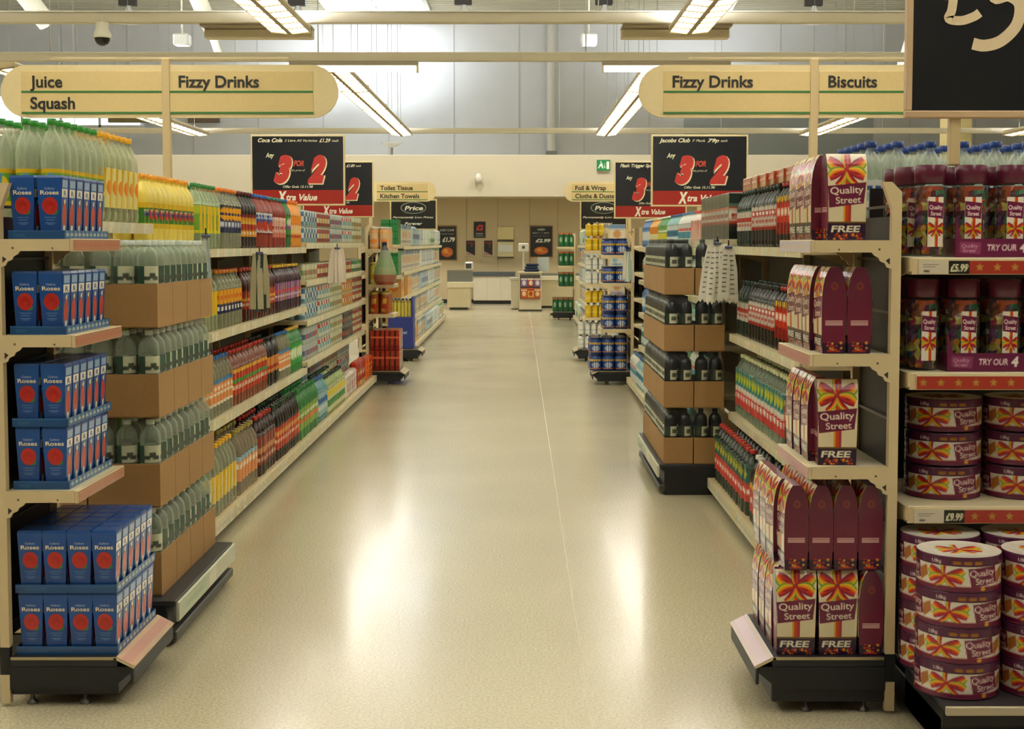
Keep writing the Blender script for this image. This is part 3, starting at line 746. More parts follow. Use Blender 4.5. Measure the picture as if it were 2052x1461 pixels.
# left run
Zl = [1.39, .965, .515]
bay(-1, 4.85, 6.0, [(1.50, 0)], XL, -1.66, 'cream shelving bay at the near left behind the bottled water trays, one high shelf', height=1.6)
for k in range(4):
    y0 = 6.0+k*1.075
    bay(-1, y0, y0+1.075, [(z, 0) for z in Zl], XL, XLB, 'cream shelving bay of fizzy drinks on the left, %s past the water trays' % ORD[k])
for k in range(4):
    y0 = 10.3+k*.97
    bay(-1, y0, y0+.97, [(1.42, 0), (1.145, 0), (.855, 0), (.555, 0)], XL, XLB, 'cream shelving bay with close shelves on the left, %s bay of the multipacks' % ORD[k])
# right run
Zr = [1.40, .915, .475]
for k in range(1, 3):
    y0 = 4.95+k*1.0
    bay(1, y0, y0+1.0, [(z, 0) for z in Zr], XR, XRB, 'cream shelving bay of cola bottles on the right, %s from the near end' % ORD[k])
bay(1, 7.95, 9.3, [(1.44, -.03)], XR, 1.5, 'cream shelving bay on the right above the stacked dark bottles, one high shelf')
for k in range(5):
    y0 = 9.3+k*.94
    bay(1, y0, y0+.94, [(1.38, 0), (1.06, 0), (.74, 0), (.42, 0)], XR, XRB, 'cream shelving bay of household goods on the right, %s past the dark bottle stack' % ORD[k])
# far runs beyond the cross aisle
for k in range(7):
    y0 = 17.6+k*1.22
    bay(-1, y0, y0+1.22, [(1.38, 0), (1.06, 0), (.74, 0), (.42, 0)], XL+.12, XLB+.08, 'far left shelving bay of paper goods, %s past the cross aisle' % ORD[k])
    bay(1, y0, y0+1.22, [(1.38, 0), (1.06, 0), (.74, 0), (.42, 0)], XR-.1, XRB-.07, 'far right shelving bay of household goods, %s past the cross aisle' % ORD[k])

# ------------------------------------------------------------------ stock on the left run
LEMON = ('5fa03c', [('b', 0, .12, 'd8b81c'), ('e', .25, .45, .16, .4, 'e8c423'), ('e', .75, .45, .16, .4, 'e8c423'), ('s', .18, .08, .06, '4f96b0'), ('s', .68, .08, .06, '4f96b0'), ('b', .88, 1, 'd8b020'), ('w', .4, .12, 'f4e8b0')])
LEMY = ('e0b224', [('s', .1, .1, .06, 'f0e090'), ('s', .35, .1, .06, 'c8c83c'), ('s', .6, .1, .06, 'f0e090'), ('s', .85, .1, .06, 'c8c83c'), ('e', .25, .5, .1, .2, 'e88a1c'), ('e', .75, .5, .1, .2, 'e88a1c')])
b_g = bottle('lemon_green', .0385, .345, 'c6cdb0', '2f8c2c', LEMON, near=True, label_z=(.14, .50), name='lemonade_bottle')
b_y = bottle('lemon_yellow', .0385, .345, 'cfd0a8', 'e8a81c', LEMY, near=True, label_z=(.16, .60), name='lemonade_bottle')
for i in range(3):
    for j in range(7):
        l = 'clear green-capped lemonade bottle, near left top shelf, %s' % ('aisle-side line', 'middle line', 'wall-side line')[i]
        place(b_g, (XL-.055-i*.087, 4.92+j*.0785, 1.501), RZ[-1] if (i == 0 and j > 0) else 0, l+place_of(j, 7), l)
for i in range(3):
    for j in range(6):
        l = 'clear yellow-capped lemonade bottle, near left top shelf, %s' % ('aisle-side line', 'middle line', 'wall-side line')[i]
        place(b_y, (XL-.055-i*.087, 5.475+j*.0795, 1.501), RZ[-1], l+place_of(j, 6), l)
TROP = ('3c7a34', [('b', 0, .2, 'd8b428'), ('b', .2, .3, '4a8a2c'), ('b', .8, 1, 'd8b428'), ('e', .25, .55, .12, .22, 'c03c28'), ('e', .75, .55, .12, .22, 'c03c28'), ('w', .48, .14, '2c3c8c'), ('w', .64, .08, 'e8e4c8')])
b_tr = bottle('tropical', .041, .325, 'e6cf5c', 'e89a1e', TROP, mat='plastic', label_z=(.28, .62), name='cordial_bottle')
b_le = bottle('lime', .041, .325, 'b9c8a0', '2c7a34', ('7aa83c', [('b', .7, 1, 'b8c830'), ('s', .15, .14, .02, 'e8bc24'), ('s', .65, .14, .02, 'e8bc24'), ('s', .42, .07, 0, '9cd0dc'), ('b', 0, .1, 'd8d020')]), label_z=(.24, .66), name='lime_drink_bottle')
b_nv = bottle('navyoval', .041, .325, 'a8a890', 'e07818', ('1c2450', [('e', .25, .68, .2, .25, 'eca41c'), ('e', .75, .68, .2, .25, 'eca41c'), ('w', .62, .1, '1c2450'), ('w', .2, .2, 'd8dce8'), ('b', .9, 1, '2a1f28')]), label_z=(.26, .72), name='orange_drink_bottle')
b_dk = bottle('darkpurple', .041, .325, '2a1c1c', '5a1c18', ('d08a24', [('b', .3, .55, 'a83018'), ('b', .55, .7, 'd8a838'), ('w', .1, .12, 'e8d8c0'), ('b', .85, 1, '6e1c1c')]), mat='plastic', label_z=(.2, .6), name='blackcurrant_drink_bottle')
b_bl = bottle('bluered', .041, .325, '8c2c1c', '2c5ca8', ('c8d0d4', [('b', .5, .72, '2c4c9c'), ('e', .25, .4, .14, .25, 'c03a24'), ('e', .75, .4, .14, .25, 'c03a24'), ('b', 0, .1, '7a1a1a'), ('w', .78, .12, '2c4c9c')]), mat='plastic', label_z=(.24, .66), name='red_drink_bottle')
b_pk = bottle('pink', .041, .325, '8c3028', '2a7a6c', ('d8a898', [('b', 0, .25, 'c87464'), ('w', .4, .15, '9c3828'), ('b', .85, 1, 'e8c8b8')]), mat='plastic', label_z=(.2, .6), name='cherry_drink_bottle')
b_gn = bottle('green', .041, .325, '2c6c34', '245c9c', ('3a8a3a', [('b', .4, .55, '7a4a9c'), ('e', .25, .7, .1, .2, 'd8d4c8'), ('e', .75, .7, .1, .2, 'd8d4c8'), ('b', 0, .15, '1c4c28')]), mat='plastic', label_z=(.2, .66), name='green_drink_bottle')
b_or = bottle('orange', .041, .325, 'e0902c', 'e06c1c', ('e88c28', [('b', .55, .65, 'c84a1c'), ('e', .25, .4, .14, .25, 'e8c488'), ('e', .75, .4, .14, .25, 'e8c488'), ('b', 0, .12, 'b8431c')]), mat='plastic', label_z=(.2, .66), name='orange_drink_bottle')
top = ', left top shelf'
def fz(p, y0, y1, d, z=1.391, deep=2, w=''):
    fill(p, -1, XL, z, y0, y1, .086, d+w, deep=deep, dp=.088)
fz(b_tr, 6.02, 6.95, 'yellow cordial bottle with orange cap', w=top)
fz(b_le, 6.95, 7.55, 'clear lime drink bottle with green cap', w=top)
fz(b_nv, 7.55, 8.1, 'drink bottle with navy label and amber oval', w=top)
fz(b_dk, 8.1, 8.55, 'dark bottle with maroon cap and orange label', w=top)
fz(b_bl, 8.55, 9.15, 'red bottle with blue cap and pale label', w=top)
fz(b_pk, 9.15, 9.6, 'reddish bottle with teal cap and pink label', w=top)
fz(b_gn, 9.6, 9.85, 'green drink bottle with blue cap', w=top)
fz(b_or, 9.85, 10.28, 'orange drink bottle with orange cap', w=top)
b_l2 = bottle('lemon2', .041, .31, 'b9bd90', '5c9c34', ('8cac2c', [('b', .75, 1, '5c9434'), ('s', .1, .12, .03, 'e8b820'), ('s', .35, .06, .03, 'e8e4c0'), ('s', .6, .12, .03, 'e8b820'), ('s', .85, .06, .03, 'e8e4c0'), ('b', 0, .08, 'c8c828')]), label_z=(.26, .66), name='lemon_drink_bottle')
b_n2 = bottle('navy2', .041, .31, 'a8a888', 'd07818', ('e09a24', [('b', 0, .4, '20244c'), ('w', .12, .18, 'e4e0d0'), ('w', .6, .16, 'c85c18')]), label_z=(.26, .66), name='orange_drink_bottle')
b_d2 = bottle('brown2', .041, .31, '4c1c14', 'b8341c', ('a83c1c', [('b', .4, .55, 'e0a034'), ('w', .15, .14, 'e0c8a8'), ('b', .9, 1, '5c1810')]), mat='plastic', label_z=(.24, .6), name='brown_drink_bottle')
b_p2 = bottle('purple2', .041, .31, '3c1c2c', 'e0b428', ('7c4c8c', [('s', .2, .12, .02, 'd8b040'), ('s', .7, .12, .02, 'd8b040'), ('b', .45, .6, 'c84850'), ('w', .2, .12, 'e0c8c8')]), mat='plastic', label_z=(.24, .62), name='purple_drink_bottle')
mid = ', left second shelf'
fz(b_l2, 6.02, 7.45, 'lemon drink bottle with green yellow label', .966, 2, mid)
fz(b_n2, 7.45, 8.1, 'clear drink bottle with orange and navy label', .966, 2, mid)
fz(b_d2, 8.1, 9.2, 'dark brown drink bottle with rust red label', .966, 2, mid)
fz(b_p2, 9.2, 10.28, 'dark purple drink bottle with gold striped label', .966, 2, mid)
b_l3 = bottle('white3', .041, .31, 'b4b898', '2c5ca0', ('d8d8a8', [('s', .1, .1, .03, 'e8c024'), ('s', .4, .1, .03, '6ca03c'), ('s', .65, .1, .03, 'e8c024'), ('s', .9, .1, .03, '6ca03c'), ('b', .85, 1, '5c9434')]), label_z=(.22, .62), name='lemon_drink_bottle')
b_o3 = bottle('peach3', .041, .31, 'a8a488', '2c6cb0', ('dc8c4c', [('b', .4, .5, 'e8dcc0'), ('b', .85, 1, '3c7cb0'), ('w', .6, .14, 'f0e4d0'), ('b', 0, .12, 'e0d4b8')]), label_z=(.2, .62), name='peach_drink_bottle')
b_r3 = bottle('red3', .041, .31, '7c3c20', 'b8241c', ('b8381c', [('b', .45, .6, '4c8c3c'), ('w', .2, .16, 'e8d0b0'), ('b', .85, 1, 'd89c30')]), mat='plastic', label_z=(.2, .66), name='red_drink_bottle')
b_k3 = bottle('black3', .041, .31, '201814', '141414', ('c8782c', [('b', .3, .5, 'a02c1c'), ('b', 0, .1, '201814')]), mat='plastic', label_z=(.25, .6), name='cola_bottle')
b_g3 = bottle('green3', .042, .315, '1c7a2c', 'd8b028', ('2c9c3c', [('e', .25, .5, .12, .3, 'd8e0b8'), ('e', .75, .5, .12, .3, 'd8e0b8')]), mat='plastic', label_z=(.2, .66), name='green_drink_bottle')
low = ', left third shelf'
fz(b_l3, 6.02, 6.9, 'clear drink bottle with white and yellow label', .516, 2, low)
fz(b_o3, 6.9, 7.8, 'clear drink bottle with peach striped label', .516, 2, low)
fz(b_r3, 7.8, 8.85, 'reddish drink bottle with red and green label', .516, 2, low)
fz(b_k3, 8.85, 9.3, 'black drink bottle with orange label', .516, 2, low)
fz(b_o3, 9.3, 9.75, 'peach label bottle before the green ones', .516, 1, low)
fz(b_g3, 9.75, 10.28, 'big green drink bottle with gold cap', .516, 1, low)
bas = ', left bottom shelf'
b_b1 = bottle('squash1', .0435, .36, 'd4c43c', 'e8a81c', ('3c8c5c', [('e', .25, .7, .14, .14, 'e8c824'), ('e', .75, .7, .14, .14, 'e8c824'), ('e', .25, .3, .12, .12, '2c5ca0'), ('e', .75, .3, .12, .12, '2c5ca0'), ('b', 0, .08, 'e8b81c')]), mat='plastic', label_z=(.12, .72), name='squash_bottle')
b_b2 = bottle('white4', .041, .34, 'b4b498', 'e8b020', ('d8d4a0', [('s', .1, .1, .03, 'e0b424'), ('s', .4, .1, .03, '6c9c3c'), ('s', .65, .1, .03, 'e0b424'), ('s', .9, .1, .03, '4c84b0')]), label_z=(.22, .6), name='lemon_drink_bottle')
b_b3 = bottle('orange4', .041, .34, 'ac9c84', '9c8c3c', ('d8884c', [('w', .5, .2, 'ece4cc'), ('b', .8, 1, '8cb0c0')]), label_z=(.22, .6), name='peach_drink_bottle')
b_b4 = bottle('cola4', .041, .34, '341c14', 'a8241c', ('8c3c28', [('b', .4, .6, 'c08050'), ('w', .1, .14, 'd8c0a0')]), mat='plastic', label_z=(.2, .66), name='cola_bottle')
b_b5 = bottle('cola5', .041, .34, '20140f', '1c3c28', ('b83418', [('b', .6, .8, 'd08434'), ('w', .3, .16, 'e0c8a8')]), mat='plastic', label_z=(.2, .6), name='cola_bottle')
b_b6 = bottle('green6', .041, .34, '2c7434', '1f7c34', ('7c9c3c', [('b', .3, .5, 'd0703c'), ('w', .6, .16, 'dfe0c0')]), mat='plastic', label_z=(.2, .62), name='green_drink_bottle')
def fb(p, y0, y1, d, pitch=.086, deep=2):
    fill(p, -1, XLB, .101, y0, y1, pitch, d+bas, deep=deep, dp=max(.09, pitch))
fb(b_b1, 6.02, 6.6, 'yellow squash bottle with green label', .096)
fb(b_b2, 6.6, 7.3, 'clear drink bottle with cream and yellow label')
fb(b_b3, 7.3, 7.9, 'clear drink bottle with peach and blue label')
fb(b_b4, 7.9, 8.5, 'brown cola bottle with tan label')
fb(b_b5, 8.5, 9.4, 'near-black cola bottle with orange label')
fb(b_b6, 9.4, 10.28, 'green drink bottle with orange and olive label')

# multipacks with close shelves
MP = [('white', [('d4d4cc', 'b8c8cc', 'c04038'), ('d8d0c4', '6c98a8', 'd4d4cc')], 'b0b4b0'),
      ('green', [('3c7a44', 'd8d8c8', '3c7a44'), ('2c5c3c', 'c8c4a0', '4c8a54')], 'a8a894'),
      ('red', [('a8302c', 'd8c8b0', 'a8302c'), ('8c2420', 'c89440', '8c2420')], 'b8a894'),
      ('silver', [('b4b8bc', '4c6c9c', 'b4b8bc'), ('a8acac', 'c05048', 'b4b8bc')], 'bcbcb8'),
      ('orange', [('d88434', 'e8c890', 'c85c24'), ('d8a03c', 'b03c20', 'd88434')], 'c0a878'),
      ('blue', [('5c8cb0', 'd8dce0', '3c6c98'), ('a8bcc8', '2c5088', 'c8d0d4')], 'b4bcc0'),
      ('dark', [('2c2420', 'a83830', '2c2420'), ('1c1c20', '5c5450', '341c1c')], '6c6864'),
      ('cream', [('d0c8ac', '8c9c6c', 'd0c8ac'), ('c8bc98', 'b8604c', 'c8bc98')], 'bcb49c')]
MPk = [can_pack('mp_'+n, c, 2, .034, .118, lid, 2, name='drinks_multipack') for n, c, lid in MP]
names = [m[0] for m in MP]
plan = [(1.421, [5, 2, 3, 0, 7], 2), (1.146, [7, 2, 0, 2, 1], 1), (.856, [5, 0, 7, 4, 2], 2), (.556, [3, 0, 7, 6, 2], 2)]
shn = {1.421: 'top shelf', 1.146: 'second shelf', .856: 'third shelf', .556: 'fourth shelf'}
for z, seq, st in plan:
    L_ = 3.86/len(seq)
    for q, k in enumerate(seq):
        y0 = 10.32+q*L_
        fill(MPk[k], -1, XL, z, y0, y0+L_, .142, '%s can multipack, left %s, %s block' % (names[k], shn[z], ORD[q]), dp=.14, stack=st, sh=.121, rj=.02)
# bottom of that part: bottles and bags
b_w5 = bottle('teal5', .05, .33, '5c8c94', '2c5c9c', ('8cb0b4', [('b', .5, .7, '2c5c9c'), ('w', .2, .2, 'e0e4dc')]), mat='plastic', label_z=(.15, .7), name='teal_drink_bottle')
b_c5 = bottle('greenmix', .05, .30, '8c9c5c', '1c2c24', ('c8c89c', [('b', .2, .45, '3c7c3c'), ('e', .25, .7, .12, .15, 'd8c03c'), ('e', .75, .7, .12, .15, 'd8c03c')]), mat='plastic', label_z=(.1, .75), name='mixed_drink_bottle')
fb(b_w5, 10.32, 10.75, 'teal plastic drink bottle', .105, 1)
fb(b_c5, 10.75, 11.9, 'round bottle with green and cream label', .105, 2)
bag_o = pack('crisps_o', .16, .08, .22, 'd8642c', [('e', .5, .55, .3, .2, 'e8c444'), ('b', .8, 1, 'b83a1c'), ('w', .5, .12, 'a8281c')], name='snack_bag', cat='bag', bev=.02)
bag_w = pack('crisps_w', .16, .08, .2, 'd8ccc0', [('e', .5, .5, .3, .2, 'c05048'), ('b', .8, 1, 'c8a89c'), ('w', .2, .1, '8c3c34')], name='snack_bag', cat='bag', bev=.02)
bag_r = pack('crisps_r', .16, .08, .24, 'b8301c', [('e', .5, .55, .26, .2, 'e09c34'), ('b', 0, .2, 'd8b84c'), ('w', .5, .12, 'f0e0c0')], name='snack_bag', cat='bag', bev=.02)
for p, a, b, l in ((bag_w, 11.95, 12.8, 'pale snack bag with red disc'), (bag_r, 12.8, 13.5, 'red snack bag with orange disc'), (bag_o, 13.5, 14.15, 'orange snack bag with yellow disc')):
    fill(p, -1, XLB, .101, a, b, .165, l+bas, dp=.1, stack=1)
for q, k in enumerate((5, 3, 7, 0)):
    fill(MPk[k], -1, XLB-.235, .101, 10.4+q*.93, 10.4+(q+1)*.93, .142, '%s can multipack, left bottom shelf at the back' % names[k], dp=.14, stack=3, sh=.121, rj=.02)

# ------------------------------------------------------------------ cola on the right run
COLA = ('c8bfb4', [('b', .55, .8, 'b0302a'), ('w', .6, .14, 'ece4dc'), ('b', 0, .15, '9c2a22'), ('w', .3, .12, 'a8352c')])
REDC = ('c03220', [('b', .85, 1, 'e8b824'), ('w', .5, .18, 'ecd8c0'), ('b', 0, .3, '8c1c18')])
c_a = bottle('cola_w', .044, .30, '1c1a18', '26302a', COLA, mat='plastic', label_z=(.28, .68), name='cola_bottle')
c_g = bottle('cola_gr', .044, .30, '1c2c26', '1e3a2c', ('c4b8ac', [('b', .4, .6, 'b43a30'), ('w', .2, .12, 'b43a30'), ('b', .9, 1, '2c4c3c')]), mat='plastic', label_z=(.28, .66), name='cola_bottle')
c_r = bottle('cola_r', .044, .30, '22140f', 'a8281e', REDC, mat='plastic', label_z=(.2, .78), name='cola_bottle')
c_l = bottle('lemonade_t', .044, .33, '9cac94', 'd8d8a8', ('c03c38', [('w', .2, .14, 'e8e0d8'), ('b', .4, .55, 'd8ccc0'), ('b', .55, 1, '2c7c84'), ('e', .25, .78, .1, .16, 'b8c034'), ('e', .75, .78, .1, .16, 'b8c034')]), label_z=(.16, .76), name='lemonade_bottle')
c_b = bottle('cola_bot', .044, .32, '2c3428', 'b8342a', ('c84038', [('w', .2, .14, 'e8dcd0'), ('b', .5, 1, '2c5c54'), ('e', .25, .75, .1, .16, 'a8a834'), ('e', .75, .75, .1, .16, 'a8a834')]), mat='plastic', label_z=(.22, .78), name='cola_bottle')
c_b2 = bottle('cola_bot2', .044, .32, '1c1a18', 'dcdcd0', ('b83c30', [('w', .3, .18, 'e8d8c8'), ('b', .8, 1, 'd09c30')]), mat='plastic', label_z=(.18, .6), name='cola_bottle')
def rr(p, y0, y1, z, d, x=XR, deep=2, pitch=.091):
    fill(p, 1, x, z, y0, y1, pitch, d, deep=deep, dp=.092)
rr(c_r, 5.9, 6.75, 1.401, 'cola bottle with red label, right top shelf')
rr(c_a, 6.75, 7.45, 1.401, 'dark cola bottle with white and red label, right top shelf')
rr(c_g, 7.45, 7.92, 1.401, 'dark green cola bottle with cream label, right top shelf')
rr(c_r, 5.9, 6.75, .916, 'cola bottle with red label, right second shelf')
rr(c_a, 6.75, 7.5, .916, 'dark cola bottle with white and red label, right second shelf')
rr(c_g, 7.5, 7.92, .916, 'dark green cola bottle with cream label, right second shelf')
rr(c_r, 5.9, 6.45, .476, 'cola bottle with red label, right third shelf')
rr(c_l, 6.45, 7.92, .476, 'clear lemonade bottle with teal and red label, right third shelf')
rr(c_r, 5.9, 6.3, .101, 'cola bottle with red label, right bottom shelf', XRB)
rr(c_b2, 6.3, 6.75, .101, 'dark cola bottle with white cap, right bottom shelf', XRB)
rr(c_b, 6.75, 7.92, .101, 'cola bottle with red cap and teal label, right bottom shelf', XRB)
# trays of small packs on the top behind the front cola line
flat = pack('flat_tray', .24, .16, .07, 'a86c3c', [('b', .4, .9, 'b83c28'), ('w', .5, .2, 'e0c8a8')], name='snack_tray', cat='tray')
for i in range(8):
    l = 'flat brown red tray lying on the right top cola bottles'
    place(flat, (XR+.13, 6.05+i*.245, 1.702), RZ[1]+random.uniform(-.08, .08), l+place_of(i, 8), l)
bigp = pack('cola_case', .16, .22, .26, '26302c', [('b', .0, .3, '1a1c20'), ('b', .32, .4, 'b0402c'), ('b', .4, .64, 'cfc8bc'), ('w', .46, .1, 'a8382c'), ('b', .64, .7, 'c06848'), ('b', .72, .78, '4c6c5c')], name='cola_case', cat='drinks pack', top='7c8474')
for i in range(7):
    for s in range(1):
        l = 'dark film-wrapped cola case above the stacked dark bottles'
        place(bigp, (XR-.03+.12, 8.05+i*.17, 1.441), RZ[1], l+place_of(i, 7), l)
# household goods, right run 9.3-14
hh = [bottle('hh_blue', .045, .262, '3c6cb0', 'd8dce0', ('5c8cc8', [('e', .25, .5, .14, .3, 'e0e4e8'), ('e', .75, .5, .14, .3, 'e0e4e8')]), mat='plastic', label_z=(.1, .7), name='cleaner_bottle'),
      bottle('hh_green', .045, .262, '4c8c4c', 'e4e4dc', ('6ca850', [('b', .3, .6, 'd8c840'), ('w', .65, .12, 'e8e8dc')]), mat='plastic', label_z=(.1, .7), name='cleaner_bottle'),
      bottle('hh_white', .045, .262, 'd4d4cc', '3c74a8', ('c8d0d0', [('b', .3, .6, '4c90a8'), ('w', .65, .12, 'c84840')]), mat='plastic', label_z=(.1, .7), name='cleaner_bottle'),
      bottle('hh_red', .042, .262, 'd8ccc4', 'c83c30', ('d8b0a0', [('s', .1, .12, .1, 'c04838'), ('s', .6, .12, .1, 'c04838')]), mat='plastic', label_z=(.1, .74), name='cleaner_bottle'),
      bottle('hh_orange', .045, .26, 'e0a038', 'e8e0cc', ('e0882c', [('b', .3, .6, 'd8d8a0')]), mat='plastic', label_z=(.1, .7), name='cleaner_bottle'),
      bottle('hh_teal', .05, .262, '7ca8ac', '2c4c7c', ('c8d8d8', [('b', .4, .7, '2c6c8c')]), mat='plastic', label_z=(.1, .7), name='cleaner_bottle')]
hn = ['blue', 'green', 'white', 'pale red-striped', 'orange', 'teal']
hpl = [(1.381, XR, [3, 2, 5, 1, 4, 0]), (1.061, XR, [2, 5, 0, 2, 5, 2]), (.741, XR, [5, 2, 0, 5, 2, 0]), (.421, XR, [2, 1, 5, 3, 2, 5]), (.101, XRB, [5, 3, 1, 2, 5, 2])]
for k, (z, x, seq) in enumerate(hpl):
    L_ = 4.66/len(seq)
    for q, i in enumerate(seq):
        fill(hh[i], 1, x, z, 9.34+q*L_, 9.34+(q+1)*L_, .105, '%s cleaner bottle, right %s shelf down, %s block' % (hn[i], ORD[k], ORD[q]), deep=1, dp=.1)
# far runs
fb_ = [pack('roll_white', .22, .22, .268, 'd8dcd8', [('e', .3, .6, .2, .2, '8cb4c8'), ('w', .25, .12, '5c8cb0'), ('b', .85, 1, 'b8ccd4')], name='paper_roll_pack', cat='pack', bev=.03, n=14),
       pack('roll_blue', .22, .22, .268, 'a8c0cc', [('b', .3, .6, '3c5c9c'), ('e', .6, .75, .2, .12, 'e4e8e4')], name='paper_roll_pack', cat='pack', bev=.03, n=14),
       pack('roll_green', .22, .22, .268, 'ccd8c4', [('b', .1, .4, '5c9c5c'), ('e', .5, .7, .3, .15, 'e8e8e0')], name='paper_roll_pack', cat='pack', bev=.03, n=14),
       pack('box_cream', .2, .2, .268, 'd8d0b8', [('e', .5, .55, .25, .2, 'c88c5c'), ('b', .8, 1, '6c8cb4'), ('w', .15, .12, '7c6c9c')], name='tissue_box', cat='box', n=14),
       pack('box_orange', .2, .2, .268, 'dca85c', [('e', .5, .5, .3, .25, 'd8742c'), ('b', .85, 1, 'e0d0a8')], name='laundry_box', cat='box', n=14),
       pack('box_redsq', .22, .2, .268, 'd8d8b8', [('r', .4, .25, .85, .75, 'c8403c'), ('b', .85, 1, '4ca87c'), ('b', 0, .1, '3c8cb0')], name='tea_box', cat='box', n=14)]
fn_ = ['white', 'blue', 'green', 'cream', 'orange', 'red-squared']
def farfill(side, x, xb, tag_, plans):
    for k, (z, seq, st) in enumerate(plans):
        L_ = 8.5/len(seq)
        for q, i in enumerate(seq):
            pr = fb_[i]
            fill(pr, side, xb if k == 4 else x, z, 17.62+q*L_, 17.62+(q+1)*L_, .232, '%s %s, far %s run, %s shelf, %s block' % (fn_[i], pr.name.split('.')[0].replace('_', ' '), tag_, ORD[k], ORD[q]), dp=.23, stack=1)
farfill(-1, XL+.12, XLB+.08, 'left', [(1.381, [3, 1, 0, 2, 0], 1), (1.061, [3, 3, 0, 0, 5], 1), (.741, [4, 3, 1, 0, 5], 1), (.421, [4, 3, 3, 0, 5], 1), (.101, [4, 3, 1, 0, 5], 1)])
farfill(1, XR-.1, XRB-.07, 'right', [(1.381, [3, 4, 0, 2], 1), (1.061, [0, 2, 0, 3], 1), (.741, [3, 0, 1, 0], 1), (.421, [2, 0, 0, 3], 1), (.101, [0, 1, 3, 2], 1)])
# tall stacks of paper packs on top of the far left run
for i in range(20):
    for s in range(1):
        l = 'pale paper pack piled on top of the far left run'
        place(fb_[[0, 0, 1, 0, 2, 0, 0, 1, 0][i % 9]], (XL+.12-.13, 20.5+i*.25, 1.381+.2685), RZ[-1], l+place_of(i, 20), l)

# ------------------------------------------------------------------ wing units (cantilevered end shelving facing the camera)
def wing(side, y0, dep, x_post, x_up, x_base, zs, base_z, rail_cols, label, lip='2a2c30', price=None, height=1.60):
    """side -1 left unit (shelves reach towards +X); x_up = tip of upper shelves, x_base = tip of base"""
    s = side
    root = empty('end_shelving', (x_post, y0, 0)); tag(root, label, 'shelves')
    X = lambda x: x-x_post
    def post(y):
        m = MB()
        m.prism([(0, .09), (0, height), (X(x_up)*.16, height-.02), (-s*.028, height-.09), (-s*.028, .09)] if False else
                [(s*.012, .185), (s*.012, height-.09), (s*.012+s*.0, height-.03), (-s*.018, height), (-s*.045, height), (-s*.016, height-.08), (-s*.016, .185)], 'y', y, y+.03, CREAM, 'paint')
        m.box(-.014, .014, y+.002, y+.028, .01, .10, CREAM, 'paint'); m.box(-.0145, .0145, y+.001, y+.029, .10, .185, DARK, 'paint')
        m.build('upright', root)
    post(0); post(dep-.03)
    m = MB()
    for i in range(9): z = .25+i*.16; m.box(-.006, .006, .03, dep-.03, z-.004, z+.004, '4a463c', 'metal')
    m.box(s*.008, s*.014, .03, dep-.03, .2, height-.1, '1c1a1a', 'paint')
    m.build('back_panel', root)
    d = -s
    for k, z in enumerate(zs):
        xt = X(x_up); m = MB()
        m.box(d*.016, xt, .0, dep, z-.012, z, CREAM2, 'paint', .001)
        for y in (0, dep-.006):
            m.prism([(d*.014, z), (xt, z), (xt, z-.036), (d*.075, z-.036), (d*.068, z-.045), (d*.055, z-.052), (d*.05, z-.062), (d*.036, z-.068), (d*.03, z-.08), (d*.014, z-.085)], 'y', y-.001, y+.006, CREAM, 'paint')
        m.box(d*.05, d*.056, -.0015, 0, z-.03, z-.024, '5c5040'); m.box(d*.17, d*.175, -.0015, 0, z-.03, z-.025, '5c5040')
        m.prism([(d*.022, z-.052), (d*.034, z-.06), (d*.022, z-.072)], 'y', -.002, 0, '33302a')
        m.box(xt, xt+d*.012, -.001, dep+.001, z-.038, z+.001, CREAM, 'paint', .002)
        sh = m.build('shelf', root)
        c = rail_cols[k]; a = Art(dep, .032, 40, c[0]); a.rect(.0, .004, dep*.98, .028, c[1])
        for t in range(9): a.rect(dep*(.06+t*.1), .012, dep*(.11+t*.1), .019, c[2])
        m = MB()
        if s < 0: fn = lambda u, v, xt=xt, z=z: (xt+d*.0125, u*dep, z-.036+v*.034)
        else: fn = lambda u, v, xt=xt, z=z: (xt+d*.0125, (1-u)*dep, z-.036+v*.034)
        m.art(a, fn, 'glosscard'); m.build('price_rail', sh)
    xb = X(x_base); m = MB()
    m.box(d*.015, xb-d*.05, .01, dep-.01, .035, base_z-.03, DARK, 'paint', .004)
    m.prism([(d*.015, base_z-.03), (xb-d*.01, base_z-.03), (xb-d*.01, base_z-.05), (xb-d*.07, base_z-.10), (d*.015, base_z-.10)], 'y', 0, dep, DARK, 'paint')
    m.build('plinth', root)
    m = MB(); m.box(d*.015, xb-d*.05, 0, dep, base_z-.03, base_z, '22242a', 'paint', .002)
    m.prism([(xb-d*.06, base_z), (xb-d*.06, base_z-.006), (xb, base_z-.036), (xb+d*.004, base_z-.03), (xb-d*.052, base_z-.001)], 'y', 0, dep, CREAM, 'paint')
    m.box(xb-d*.01, xb, 0, dep, base_z-.085, base_z-.03, '1e2126', 'paint', .003)
    m.box(d*.02, xb-d*.06, -.004, .0, base_z-.008, base_z+.001, 'b8ac90', 'metal')
    bs = m.build('base_shelf', root)
    c = rail_cols[-1]; a = Art(dep, .06, 36, c[0]); a.rect(.005, .008, dep-.005, .052, c[1])
    m = MB()
    def fn(u, v):
        y = u*dep if s < 0 else (1-u)*dep
        return (xb+d*.0045-d*.057*v, y, base_z-.029+.030*v)
    m.art(a, fn, 'glosscard'); m.build('price_rail', bs)
    for xx in (d*.07, xb-d*.16):
        for yy in (.04, dep-.05):
            m = MB(); m.lathe([(.018, 0), (.018, .006), (.008, .014), (.006, .04)], 10, '6c6a66', 'metal'); m.build('levelling_foot', root, (xx, yy, 0))
    return root
pinkl = ('b48a64', 'b06a4c', 'b87458'); pinkr = ('c8a890', 'c08078', 'c89088')
